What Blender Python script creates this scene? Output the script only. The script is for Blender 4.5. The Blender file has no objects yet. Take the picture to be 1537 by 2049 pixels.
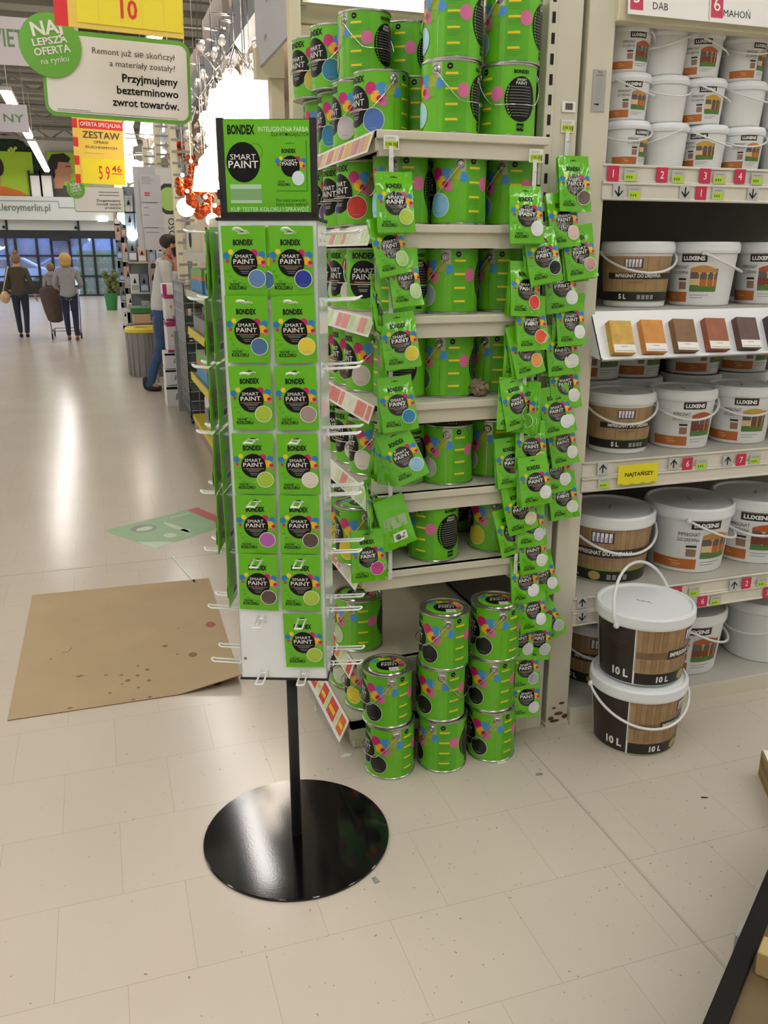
import bpy, bmesh, math, random
from mathutils import Vector, Matrix, Euler
random.seed(7)
PI = math.pi
sc = bpy.context.scene
COL = sc.collection
# ------------------------------------------------------------------ camera
W, H = 1537, 2049
F = 1700.0
PITCH, YAW, HC = math.radians(16.9), math.radians(18.3), 1.62
FW = Vector((math.sin(YAW)*math.cos(PITCH), math.cos(YAW)*math.cos(PITCH), -math.sin(PITCH)))
RT = Vector((math.cos(YAW), -math.sin(YAW), 0))
UP = RT.cross(FW)
CAM = Vector((0, 0, HC))
cd = bpy.data.cameras.new('camera'); cam = bpy.data.objects.new('camera', cd); COL.objects.link(cam)
cd.sensor_fit = 'VERTICAL'; cd.sensor_height = 36.0; cd.lens = F/H*36.0; cd.clip_start = 0.05; cd.clip_end = 200
mw = Matrix((RT, UP, -FW)).transposed().to_4x4(); mw.translation = CAM
cam.matrix_world = mw
sc.camera = cam
sc.view_settings.view_transform = 'Standard'
sc.view_settings.look = 'None'
sc.view_settings.gamma = 1.0
sc.view_settings.use_curve_mapping = False
sc.view_settings.exposure = 0.4
sc.cycles.use_denoising = True
sc.cycles.max_bounces = 6
sc.cycles.diffuse_bounces = 4
sc.cycles.caustics_reflective = False
sc.cycles.caustics_refractive = False
sc.cycles.sample_clamp_indirect = 4.0
# ------------------------------------------------------------------ world (evening sky outside the doors)
wd = bpy.data.worlds.new('sky'); sc.world = wd; wd.use_nodes = True
bg = wd.node_tree.nodes['Background']; bg.inputs[0].default_value = (0.42, 0.62, 1.0, 1); bg.inputs[1].default_value = 3.4
LAMP = 15.0        # brightness of the ceiling strips
LAMP_COL = (1.0, 0.93, 0.83)

def ray(x, y): return FW*F + RT*(x-W/2) - UP*(y-H/2)
def atZ(x, y, z=0.0): d = ray(x, y); return CAM + d*((z-HC)/d.z)
def atY(x, y, Y): d = ray(x, y); return CAM + d*(Y/d.y)
def atX(x, y, X): d = ray(x, y); return CAM + d*(X/d.x)
def pixx(p):
    v = Vector(p)-CAM; return W/2 + F*v.dot(RT)/v.dot(FW)
def solveX(px, Y, z):
    a, b = -20.0, 20.0
    for _ in range(60):
        m = (a+b)/2
        v = Vector((m, Y, z))-CAM
        if v.dot(FW) <= 0 or W/2 + F*v.dot(RT)/v.dot(FW) < px: a = m
        else: b = m
    return a

# ------------------------------------------------------------------ materials
def lin(c):
    return c/12.92 if c <= 0.04045 else ((c+0.055)/1.055)**2.4
def rgb(h):
    h = h.lstrip('#'); h = ''.join(c*2 for c in h) if len(h) == 3 else h; return tuple(lin(int(h[i:i+2], 16)/255) for i in (0, 2, 4))
MATS = {}
def mat(name, hexc=None, rough=0.5, metal=0.0, spec=0.5, emit=0.0, var=0.0, vscale=8.0, bump=0.0, bscale=60.0, alpha=1.0, trans=0.0, coat=0.0, objcol=False, emitcol=None):
    if name in MATS: return MATS[name]
    m = bpy.data.materials.new(name); m.use_nodes = True
    nt = m.node_tree; b = nt.nodes['Principled BSDF']
    c = rgb(hexc) if hexc else (0.5, 0.5, 0.5)
    b.inputs['Base Color'].default_value = (*c, 1)
    b.inputs['Roughness'].default_value = rough
    b.inputs['Metallic'].default_value = metal
    b.inputs['Specular IOR Level'].default_value = spec
    b.inputs['Coat Weight'].default_value = coat
    b.inputs['Coat Roughness'].default_value = 0.08
    b.inputs['Alpha'].default_value = alpha
    b.inputs['Transmission Weight'].default_value = trans
    if emit:
        ec = rgb(emitcol) if emitcol else c
        b.inputs['Emission Color'].default_value = (*ec, 1); b.inputs['Emission Strength'].default_value = emit
    tc = None
    if objcol:
        oi = nt.nodes.new('ShaderNodeObjectInfo'); nt.links.new(oi.outputs['Color'], b.inputs['Base Color'])
    elif var:
        tc = nt.nodes.new('ShaderNodeTexCoord')
        n = nt.nodes.new('ShaderNodeTexNoise'); n.inputs['Scale'].default_value = vscale; n.inputs['Detail'].default_value = 4
        nt.links.new(tc.outputs['Object'], n.inputs['Vector'])
        r = nt.nodes.new('ShaderNodeMapRange'); r.inputs[1].default_value = 0.3; r.inputs[2].default_value = 0.7
        r.inputs[3].default_value = 1-var; r.inputs[4].default_value = 1+var*0.5
        nt.links.new(n.outputs['Fac'], r.inputs[0])
        mx = nt.nodes.new('ShaderNodeVectorMath'); mx.operation = 'SCALE'; mx.inputs[0].default_value = c
        nt.links.new(r.outputs[0], mx.inputs['Scale']); nt.links.new(mx.outputs[0], b.inputs['Base Color'])
    if bump:
        if tc is None: tc = nt.nodes.new('ShaderNodeTexCoord')
        n2 = nt.nodes.new('ShaderNodeTexNoise'); n2.inputs['Scale'].default_value = bscale; n2.inputs['Detail'].default_value = 3
        nt.links.new(tc.outputs['Object'], n2.inputs['Vector'])
        bp = nt.nodes.new('ShaderNodeBump'); bp.inputs['Strength'].default_value = bump; bp.inputs['Distance'].default_value = 0.004
        nt.links.new(n2.outputs['Fac'], bp.inputs['Height']); nt.links.new(bp.outputs[0], b.inputs['Normal'])
    MATS[name] = m
    return m

GREEN = mat('can_green', '#66ba22', 0.3, spec=0.4, var=0.04, vscale=5)
GREEN2 = mat('can_green_back', '#5aac22', 0.3, spec=0.4, var=0.04, vscale=5)
SGREEN = mat('sachet_green', '#63bc16', 0.16, spec=0.7, coat=0.4, bump=0.8, bscale=26)
SGREENF = mat('sachet_green_flat', '#66b91e', 0.32, spec=0.4, bump=0.12, bscale=30)
INK = mat('ink_black', '#0b0c0b', 0.4, spec=0.25)
INKG = mat('ink_black_glossy', '#0c0d0c', 0.12, spec=0.7, coat=0.5, bump=0.9, bscale=45)
WHITE = mat('print_white', '#efefec', 0.4)
GREYT = mat('print_grey', '#8d8f8c', 0.5)
SW = mat('colour_dot', None, 0.35, objcol=True)
MAG = mat('print_magenta', '#c3166f', 0.35)
PINK = mat('print_pink', '#cf6a98', 0.35)
PINKT = mat('print_pale_pink', '#b98a6c', 0.35)
BLUE = mat('print_blue', '#2379c4', 0.35)
BLUE2 = mat('print_mid_blue', '#3f8fd2', 0.35)
YEL = mat('print_yellow', '#e9cf1b', 0.35)
OLIVE = mat('print_olive_yellow', '#9fb02a', 0.35)
ORNG = mat('print_amber', '#f0b224', 0.35)
DRED = mat('print_crimson', '#b01543', 0.35)
STEEL = mat('tin_steel', '#b9b8b2', 0.25, metal=0.9, var=0.06)
WIRE = mat('wire_steel', '#c9c9c6', 0.22, metal=0.9)
TINP = mat('tin_patch', '#b5b2a4', 0.35, metal=0.5)
LIDIN = mat('lid_steel', '#6c6e68', 0.25, metal=0.9)
CREAM = mat('cream_enamel', '#cfcbb8', 0.45, var=0.06, vscale=3)
CREAM2 = mat('cream_enamel_warm', '#d9d2b4', 0.45, var=0.05, vscale=3)
DARKBK = mat('dark_backing', '#4a4843', 0.7, var=0.1)
SLOT = mat('slot_black', '#11110f', 0.8)
PLAST = mat('white_plastic', '#dfe2e2', 0.35, var=0.03, vscale=6)
PLASTL = mat('white_lid_plastic', '#e6ebee', 0.32, var=0.02, vscale=6)
STW = mat('white_board', '#e8edf0', 0.3, var=0.02)
STS = mat('stand_side_board', '#dfe8e6', 0.12, spec=0.6, var=0.02)
BLK = mat('black_enamel', '#0a0a0c', 0.09, spec=0.5, var=0.1, vscale=20, bump=0.01, bscale=200)
BLKM = mat('black_matt', '#18181a', 0.55)
HOOK = mat('hook_white', '#f1f4f2', 0.3)
KRAFT = None

# ------------------------------------------------------------------ mesh builder
class MB:
    def __init__(self): self.v = []; self.f = []; self.m = []; self.s = []; self.mats = []
    def mi(self, m):
        if m not in self.mats: self.mats.append(m)
        return self.mats.index(m)
    def add(self, vs, fs, m, smooth=False, M=None):
        o = len(self.v); k = self.mi(m)
        for p in vs:
            p = Vector(p)
            self.v.append(tuple(M @ p) if M is not None else tuple(p))
        for f in fs:
            self.f.append(tuple(o+i for i in f)); self.m.append(k); self.s.append(smooth)
        return self
    def box(self, c, d, m, M=None, bev=0.0):
        x, y, z = d[0]/2, d[1]/2, d[2]/2
        T = Matrix.Translation(c) if M is None else M @ Matrix.Translation(c)
        if not bev:
            vs = [(sx*x, sy*y, sz*z) for sx in (-1, 1) for sy in (-1, 1) for sz in (-1, 1)]
            fs = [(0, 1, 3, 2), (4, 6, 7, 5), (0, 4, 5, 1), (2, 3, 7, 6), (0, 2, 6, 4), (1, 5, 7, 3)]
            return self.add(vs, fs, m, False, T)
        bm = bmesh.new(); bmesh.ops.create_cube(bm, size=1)
        for v in bm.verts: v.co = Vector((v.co.x*d[0], v.co.y*d[1], v.co.z*d[2]))
        bmesh.ops.bevel(bm, geom=list(bm.edges), offset=bev, segments=2, affect='EDGES', profile=0.5)
        bm.verts.index_update()
        self.add([v.co.copy() for v in bm.verts], [[v.index for v in f.verts] for f in bm.faces], m, False, T)
        bm.free(); return self
    def b2(self, a, b, m, M=None, bev=0.0):
        return self.box([(a[i]+b[i])/2 for i in range(3)], [abs(b[i]-a[i]) for i in range(3)], m, M, bev)
    def lathe(self, prof, m, n=40, M=None, smooth=True, a0=0.0, a1=2*PI):
        full = abs(a1-a0-2*PI) < 1e-6
        k = n if full else n+1
        ms = m if isinstance(m, list) else [m]*(len(prof)-1)
        for j in range(len(prof)-1):
            vs = []
            for r, z in (prof[j], prof[j+1]):
                for i in range(k):
                    a = a0+(a1-a0)*i/n; vs.append((r*math.cos(a), r*math.sin(a), z))
            fs = []
            for i in range(n):
                i2 = (i+1) % k
                fs.append((i, i2, k+i2, k+i))
            self.add(vs, fs, ms[j], smooth, M)
        return self
    def disc(self, r, z, m, n=40, M=None, flip=False):
        vs = [(r*math.cos(2*PI*i/n), r*math.sin(2*PI*i/n), z) for i in range(n)]
        return self.add(vs, [tuple(range(n))], m, False, M)
    def tube(self, pts, r, m, n=8, closed=False, M=None, cap=True):
        pts = [Vector(p) for p in pts]; N = len(pts); vs = []; fs = []
        prev = None
        for i, p in enumerate(pts):
            if closed: t = (pts[(i+1) % N]-pts[i-1]).normalized()
            else: t = (pts[min(i+1, N-1)]-pts[max(i-1, 0)]).normalized()
            if prev is None:
                u = t.cross(Vector((0, 0, 1)))
                if u.length < 1e-3: u = t.cross(Vector((1, 0, 0)))
                u.normalize()
            else:
                u = prev - t*prev.dot(t)
                if u.length < 1e-5: u = t.orthogonal()
                u.normalize()
            prev = u; w = t.cross(u)
            rr = r[i] if isinstance(r, (list, tuple)) else r
            for k in range(n):
                a = 2*PI*k/n; vs.append(p + (u*math.cos(a)+w*math.sin(a))*rr)
        for i in range(N if closed else N-1):
            j = (i+1) % N
            for k in range(n):
                k2 = (k+1) % n; fs.append((i*n+k, i*n+k2, j*n+k2, j*n+k))
        if cap and not closed:
            fs.append(tuple(range(n-1, -1, -1))); fs.append(tuple((N-1)*n+k for k in range(n)))
        return self.add(vs, fs, m, True, M)
    def cyl(self, a, b, r, m, n=16, M=None): return self.tube([a, b], r, m, n, M=M)
    def sphere(self, c, r, m, n=16, sc3=(1, 1, 1), M=None):
        vs = [(c[0], c[1], c[2]+r*sc3[2])]; fs = []; R_ = n//2
        for j in range(1, R_):
            th = PI*j/R_
            for i in range(n):
                a = 2*PI*i/n; vs.append((c[0]+r*sc3[0]*math.sin(th)*math.cos(a), c[1]+r*sc3[1]*math.sin(th)*math.sin(a), c[2]+r*sc3[2]*math.cos(th)))
        vs.append((c[0], c[1], c[2]-r*sc3[2])); L = len(vs)-1
        for i in range(n): fs.append((0, 1+i, 1+(i+1) % n)); fs.append((L, L-n+(i+1) % n, L-n+i))
        for j in range(R_-2):
            for i in range(n):
                a = 1+j*n+i; b = 1+j*n+(i+1) % n; fs.append((a, a+n, b+n, b))
        return self.add(vs, fs, m, True, M)
    # --- decals: fm(x, y, layer) -> point
    def d_disc(self, fm, cx, cy, rx, ry, m, L=1, n=24, rings=3):
        vs = [fm(cx, cy, L)]; fs = []
        for j in range(1, rings+1):
            for i in range(n):
                a = 2*PI*i/n; vs.append(fm(cx+rx*j/rings*math.cos(a), cy+ry*j/rings*math.sin(a), L))
        for i in range(n): fs.append((0, 1+i, 1+(i+1) % n))
        for j in range(rings-1):
            for i in range(n):
                a = 1+j*n+i; b = 1+j*n+(i+1) % n; fs.append((a, a+n, b+n, b))
        return self.add(vs, fs, m, True)
    def d_rect(self, fm, x0, y0, x1, y1, m, L=1, nx=1, ny=1):
        vs = [fm(x0+(x1-x0)*i/nx, y0+(y1-y0)*j/ny, L) for j in range(ny+1) for i in range(nx+1)]
        fs = [(j*(nx+1)+i, j*(nx+1)+i+1, (j+1)*(nx+1)+i+1, (j+1)*(nx+1)+i) for j in range(ny) for i in range(nx)]
        return self.add(vs, fs, m, True)
    def d_poly(self, fm, pts, m, L=1):
        return self.add([fm(x, y, L) for x, y in pts], [tuple(range(len(pts)))], m, False)
    def d_ring(self, fm, cx, cy, r, t, m, L=1, n=28):
        vs = []
        for i in range(n):
            a = 2*PI*i/n
            vs.append(fm(cx+r*math.cos(a), cy+r*math.sin(a), L)); vs.append(fm(cx+(r-t)*math.cos(a), cy+(r-t)*math.sin(a), L))
        return self.add(vs, [(2*i, 2*((i+1) % n), 2*((i+1) % n)+1, 2*i+1) for i in range(n)], m, True)
    def d_text(self, fm, s, x, y, h, m, L=2, al='c', bold=0.0, fit=None, sx=1.0, rot=0.0):
        tv, tf, w = text_geo(s, bold)
        k = h; kx = h*sx
        if fit: kx = fit/w
        ox = {'c': -w*kx/2, 'l': 0, 'r': -w*kx}[al]
        cr, sr = math.cos(rot), math.sin(rot)
        vs = []
        for a, b in tv:
            px, py = a*kx+ox, b*k
            vs.append(fm(x+px*cr-py*sr, y+px*sr+py*cr, L))
        return self.add(vs, tf, m, False)
    def mesh(self, name, sharp=40):
        me = bpy.data.meshes.new(name)
        me.from_pydata(self.v, [], self.f)
        for m in self.mats: me.materials.append(m)
        me.polygons.foreach_set('material_index', self.m)
        me.polygons.foreach_set('use_smooth', self.s)
        me.update()
        return me
    def build(self, name, parent=None, loc=None, rotz=None):
        o = bpy.data.objects.new(name, self.mesh(name)); COL.objects.link(o)
        if parent is not None: o.parent = parent
        if loc is not None: o.location = loc
        if rotz is not None: o.rotation_euler = (0, 0, rotz)
        return o
_TG = {}
def text_geo(s, bold=0.0):
    key = (s, bold)
    if key in _TG: return _TG[key]
    cu = bpy.data.curves.new('t', 'FONT'); cu.body = s; cu.size = 1.0; cu.offset = bold; cu.resolution_u = 2; cu.fill_mode = 'FRONT'
    o = bpy.data.objects.new('t', cu); COL.objects.link(o)
    dg = bpy.context.evaluated_depsgraph_get(); dg.update()
    me = bpy.data.meshes.new_from_object(o.evaluated_get(dg))
    vs = [(v.co.x, v.co.y) for v in me.vertices]; fs = [tuple(p.vertices) for p in me.polygons]
    bpy.data.objects.remove(o); bpy.data.curves.remove(cu); bpy.data.meshes.remove(me)
    cap = 0.682
    x0 = min([a for a, b in vs] or [0]); x1 = max([a for a, b in vs] or [1])
    vs = [((a-x0)/cap, b/cap) for a, b in vs]
    _TG[key] = (vs, fs, (x1-x0)/cap); return _TG[key]
def plane_map(o, ux, uy, step=0.0006):
    o = Vector(o); ux = Vector(ux).normalized(); uy = Vector(uy).normalized(); n = ux.cross(uy)
    return lambda x, y, L: o + ux*x + uy*y + n*(step*L)

def tag(o, label, cat, group=None):
    o['label'] = label; o['category'] = cat
    if group: o['group'] = group
    return o
def struct(o): o['kind'] = 'structure'; return o
def empty(name, loc=(0, 0, 0), rotz=0.0):
    o = bpy.data.objects.new(name, None); COL.objects.link(o); o.location = loc; o.rotation_euler = (0, 0, rotz); o.empty_display_size = 0.1; return o
def dup(o, loc=None, rot=None, color=None):
    c = o.copy(); COL.objects.link(c)
    if loc is not None: c.location = loc
    if rot is not None: c.rotation_euler = rot
    if color is not None: c.color = color
    for ch in o.children:
        k = ch.copy(); COL.objects.link(k); k.parent = c
        for g in ch.children:
            q = g.copy(); COL.objects.link(q); q.parent = k
    return c
ORD = ['first', 'second', 'third', 'fourth', 'fifth', 'sixth', 'seventh', 'eighth', 'ninth', 'tenth', 'eleventh', 'twelfth', 'thirteenth', 'fourteenth', 'fifteenth', 'sixteenth', 'seventeenth', 'eighteenth', 'nineteenth', 'twentieth']
# ================================================================== SETTING
def floor_mat():
    m = bpy.data.materials.new('floor_tiles'); m.use_nodes = True; nt = m.node_tree; b = nt.nodes['Principled BSDF']; N = nt.nodes.new; Lk = nt.links.new
    tc = N('ShaderNodeTexCoord')
    mp = N('ShaderNodeMapping'); mp.inputs['Location'].default_value = (-0.888+0.32*10, -1.67+0.31*20, 0)
    Lk(tc.outputs['Object'], mp.inputs['Vector'])
    br = N('ShaderNodeTexBrick'); br.offset = 0.5; br.offset_frequency = 2; br.squash = 1
    br.inputs['Scale'].default_value = 1.0; br.inputs['Brick Width'].default_value = 0.32; br.inputs['Row Height'].default_value = 0.31
    br.inputs['Mortar Size'].default_value = 0.0009; br.inputs['Mortar Smooth'].default_value = 0.3; br.inputs['Bias'].default_value = 0
    br.inputs['Color1'].default_value = (*rgb('#cfc5b6'), 1); br.inputs['Color2'].default_value = (*rgb('#cdc3b4'), 1); br.inputs['Mortar'].default_value = (*rgb('#b3a796'), 1)
    Lk(mp.outputs[0], br.inputs['Vector'])
    # large soft wear
    n1 = N('ShaderNodeTexNoise'); n1.inputs['Scale'].default_value = 1.3; n1.inputs['Detail'].default_value = 5
    Lk(tc.outputs['Object'], n1.inputs['Vector'])
    r1 = N('ShaderNodeMapRange'); r1.inputs[1].default_value = .1; r1.inputs[2].default_value = .9; r1.inputs[3].default_value = .93; r1.inputs[4].default_value = 1.05
    Lk(n1.outputs['Fac'], r1.inputs[0])
    mul = N('ShaderNodeVectorMath'); mul.operation = 'SCALE'; Lk(br.outputs['Color'], mul.inputs[0]); Lk(r1.outputs[0], mul.inputs['Scale'])
    # dark chips in the vinyl, denser along the shelving side
    vo = N('ShaderNodeTexVoronoi'); vo.inputs['Scale'].default_value = 55; vo.inputs['Randomness'].default_value = 1
    ns = N('ShaderNodeTexNoise'); ns.inputs['Scale'].default_value = 40; ns.inputs['Detail'].default_value = 3
    Lk(tc.outputs['Object'], ns.inputs['Vector'])
    mxv = N('ShaderNodeMixRGB'); mxv.inputs[0].default_value = 0.03; Lk(tc.outputs['Object'], mxv.inputs[1]); Lk(ns.outputs['Color'], mxv.inputs[2])
    Lk(mxv.outputs[0], vo.inputs['Vector'])
    sepc = N('ShaderNodeSeparateColor'); Lk(vo.outputs['Color'], sepc.inputs[0])
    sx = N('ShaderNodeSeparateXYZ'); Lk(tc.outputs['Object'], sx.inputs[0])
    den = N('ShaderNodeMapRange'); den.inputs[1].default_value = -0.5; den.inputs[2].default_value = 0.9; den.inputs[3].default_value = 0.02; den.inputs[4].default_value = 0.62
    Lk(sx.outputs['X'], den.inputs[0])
    lt = N('ShaderNodeMath'); lt.operation = 'LESS_THAN'; Lk(sepc.outputs[0], lt.inputs[0]); Lk(den.outputs[0], lt.inputs[1])
    rad = N('ShaderNodeMapRange'); rad.inputs[3].default_value = 0.04; rad.inputs[4].default_value = 0.13; Lk(sepc.outputs[1], rad.inputs[0])
    lt2 = N('ShaderNodeMath'); lt2.operation = 'LESS_THAN'; Lk(vo.outputs['Distance'], lt2.inputs[0]); Lk(rad.outputs[0], lt2.inputs[1])
    an = N('ShaderNodeMath'); an.operation = 'MULTIPLY'; Lk(lt.outputs[0], an.inputs[0]); Lk(lt2.outputs[0], an.inputs[1])
    a2 = N('ShaderNodeMath'); a2.operation = 'MULTIPLY'; a2.inputs[1].default_value = .7; Lk(an.outputs[0], a2.inputs[0])
    # base colour gets darker across the floor, away from the polished aisle
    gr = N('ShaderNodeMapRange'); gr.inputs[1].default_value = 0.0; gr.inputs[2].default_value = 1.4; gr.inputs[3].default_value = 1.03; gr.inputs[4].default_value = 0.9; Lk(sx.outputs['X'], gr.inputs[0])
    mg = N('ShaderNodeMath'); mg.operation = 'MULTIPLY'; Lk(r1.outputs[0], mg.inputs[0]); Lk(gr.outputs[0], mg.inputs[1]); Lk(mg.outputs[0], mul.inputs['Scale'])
    mx = N('ShaderNodeMixRGB'); Lk(a2.outputs[0], mx.inputs[0]); Lk(mul.outputs[0], mx.inputs[1]); mx.inputs[2].default_value = (*rgb('#4c443c'), 1)
    Lk(mx.outputs[0], b.inputs['Base Color'])
    rr = N('ShaderNodeMapRange'); rr.inputs[1].default_value = .1; rr.inputs[2].default_value = .9; rr.inputs[3].default_value = .19; rr.inputs[4].default_value = .215
    n3 = N('ShaderNodeTexNoise'); n3.inputs['Scale'].default_value = 3; Lk(tc.outputs['Object'], n3.inputs['Vector']); Lk(n3.outputs['Fac'], rr.inputs[0])
    # trodden matt floor beside the shelving, polished in the main aisle
    sh = N('ShaderNodeMapRange'); sh.inputs[1].default_value = 0.2; sh.inputs[2].default_value = 0.9; sh.inputs[3].default_value = 0.0; sh.inputs[4].default_value = 0.05
    Lk(sx.outputs['X'], sh.inputs[0])
    ad = N('ShaderNodeMath'); Lk(rr.outputs[0], ad.inputs[0]); Lk(sh.outputs[0], ad.inputs[1])
    Lk(ad.outputs[0], b.inputs['Roughness'])
    b.inputs['Specular IOR Level'].default_value = 0.5
    return m
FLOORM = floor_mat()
x0, x1, y0, y1 = -11, 9, -5, 37.2
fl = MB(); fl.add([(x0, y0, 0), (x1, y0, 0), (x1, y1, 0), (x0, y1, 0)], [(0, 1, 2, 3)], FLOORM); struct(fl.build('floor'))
CEIL = mat('ceiling_sheet', '#8f8d84', 0.8, var=0.08, vscale=0.6)
WALLM = mat('wall_paint', '#cfcec8', 0.8, var=0.04, vscale=0.7)
cb = MB(); cb.b2((x0, y0, 6.2), (x1, y1+6, 6.3), CEIL)
for i in range(40): cb.b2((x0, y0+1.05*i, 6.08), (x1, y0+1.05*i+0.5, 6.2), CEIL)
struct(cb.build('ceiling'))
for i in range(7):
    tb = MB(); yy = 6+i*5.0
    tb.b2((x0, yy-0.08, 5.62), (x1, yy+0.08, 5.72), CEIL); tb.b2((x0, yy-0.08, 5.98), (x1, yy+0.08, 6.06), CEIL)
    for k in range(20):
        xa = x0+k*1.0; tb.tube([(xa, yy, 5.66), (xa+0.5, yy, 6.0), (xa+1.0, yy, 5.66)], 0.03, CEIL, 5)
    o = tb.build('trim_%d' % (i+1)); struct(o)
for nm, a, b_ in (('wall_left', (x0-0.1, y0, 0), (x0, y1, 6.2)), ('wall_right', (x1, y0, 0), (x1+0.1, y1, 6.2)), ('wall_front', (x0, y0-0.1, 0), (x1, y0, 6.2))):
    w_ = MB(); w_.b2(a, b_, WALLM); struct(w_.build(nm))
# ---- entrance wall with doors
YE = 37.2
HEADM = mat('entrance_header', '#c6cbc9', 0.55, var=0.03, vscale=0.5)
FRM = mat('door_frame_dark', '#17191b', 0.45)
GLS = mat('door_glass', '#dfeaff', 0.02, spec=0.5, alpha=0.16)
w_ = MB(); w_.b2((x0, YE, 3.5), (x1, YE+0.2, 6.2), WALLM); w_.b2((1.75, YE, 0), (x1, YE+0.2, 3.5), WALLM); struct(w_.build('wall_entrance'))
w_ = MB(); w_.b2((x0, YE-0.5, 2.86), (1.6, YE, 3.7), HEADM); w_.b2((x0, YE-0.08, 2.5), (1.6, YE, 2.86), HEADM)
struct(w_.build('trim_8'))
dn = 1
edges = [-7.6, -6.4, -5.2, -4.0, -3.05, -2.72, -1.95, -1.42, -0.75, -0.35, 0.15, 0.85, 1.7]
fm_ = MB(); fm_.b2((x0, YE-0.05, 2.2), (1.7, YE+0.1, 2.5), FRM); fm_.b2((x0, YE-0.05, 0), (1.7, YE+0.1, 0.06), FRM)
for i, e in enumerate(edges): fm_.b2((e-0.05, YE-0.06, 0), (e+0.05, YE+0.1, 2.5), FRM)
fm_.b2((x0, YE-0.04, 1.52), (1.7, YE+0.06, 1.58), FRM); fm_.b2((x0, YE-0.04, 0.74), (1.7, YE+0.06, 0.8), FRM); fm_.b2((x0, YE-0.04, .08), (-1.3, YE+0.04, .6), FRM)
fm_.b2((-1.45, YE-0.3, 2.1), (-0.7, YE-0.05, 2.3), FRM)
for e in (-2.95, -0.35, 1.3):
    fm_.b2((e-0.04, YE-0.12, 2.5), (e+0.04, YE-0.08, 2.9), FRM); fm_.sphere((e-0.1, YE-0.15, 2.6), 0.06, FRM, 10)
struct(fm_.build('trim_9'))
g_ = MB(); g_.b2((x0, YE+0.02, 0.06), (1.7, YE+0.03, 2.2), GLS); struct(g_.build('door_1'))
# ---- outside the doors
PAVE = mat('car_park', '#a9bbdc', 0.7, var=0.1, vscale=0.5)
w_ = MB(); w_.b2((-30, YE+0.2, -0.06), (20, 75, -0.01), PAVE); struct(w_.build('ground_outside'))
def blob(name, c, r, n, m, label, cat, flat=0.8, group=None):
    b = MB(); rr = random.Random(len(name)*37 + int(c[0]*10))
    for i in range(n):
        a = rr.uniform(0, 2*PI); d = r*math.sqrt(rr.random()); z = rr.uniform(-1, 1)*r*flat
        b.sphere((d*math.cos(a), d*math.sin(a), z+r*flat), r*rr.uniform(.25, .45), m, 8)
    o = b.build(name, loc=c); return tag(o, label, cat, group)
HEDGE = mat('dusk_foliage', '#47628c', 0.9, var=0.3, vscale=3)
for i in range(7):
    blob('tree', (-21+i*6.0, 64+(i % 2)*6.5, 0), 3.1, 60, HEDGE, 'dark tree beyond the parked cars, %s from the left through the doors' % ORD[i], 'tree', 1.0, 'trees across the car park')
def car(x, y, body, label, flip=1):
    e = empty('car', (x, y, 0)); tag(e, label, 'car', 'cars parked outside the doors')
    b = MB()
    prof = [(-2.1, .45), (-2.15, .8), (-1.5, .95), (-0.8, 1.42), (0.7, 1.45), (1.5, 1.0), (2.1, .85), (2.15, .45)]
    vs = [(flip*p[0], -0.8, p[1]) for p in prof]+[(flip*p[0], 0.8, p[1]) for p in prof]; n = len(prof)
    fs = [tuple(range(n)), tuple(range(2*n-1, n-1, -1))]+[(i, (i+1) % n, n+(i+1) % n, n+i) for i in range(n)]
    b.add(vs, fs, body); b.build('body', e)
    wp = [(-1.35, 1.0), (-0.78, 1.36), (0.68, 1.38), (1.3, 1.02)]
    for sy in (-0.82, 0.82): gl = MB(); gl.add([(flip*p[0], sy, p[1]) for p in wp], [(0, 1, 2, 3)], mat('car_glass', '#2a3c58', 0.1)); gl.build('window', e)
    for sx in (-1.35, 1.35):
        w = MB(); w.cyl((sx, -0.83, .33), (sx, 0.83, .33), 0.33, BLKM, 18); w.build('wheel', e)
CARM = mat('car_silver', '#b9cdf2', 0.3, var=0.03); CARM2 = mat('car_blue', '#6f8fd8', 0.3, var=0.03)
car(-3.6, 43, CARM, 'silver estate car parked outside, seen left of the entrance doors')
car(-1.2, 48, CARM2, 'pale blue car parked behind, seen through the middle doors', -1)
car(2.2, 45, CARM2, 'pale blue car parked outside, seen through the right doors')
SHG = mat('crate_green', '#3f9a54', 0.5)
o = MB()
for k in range(4):
    o.b2((-0.9, 0, k*0.42), (0.9, 0.5, k*0.42+0.04), SHG)
    for i in range(9): o.sphere((-0.8+i*0.2, 0.2, k*0.42+0.14), 0.1, mat('plant_pot_mix', '#7f9a86', 0.6, var=0.3, vscale=20), 8)
o.b2((-0.92, 0.48, 0), (0.92, 0.52, 1.75), SHG)
tag(o.build('plant_rack', loc=(0.35, 38.6, 0)), 'green plant rack standing outside behind the right glass doors', 'rack')
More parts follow.
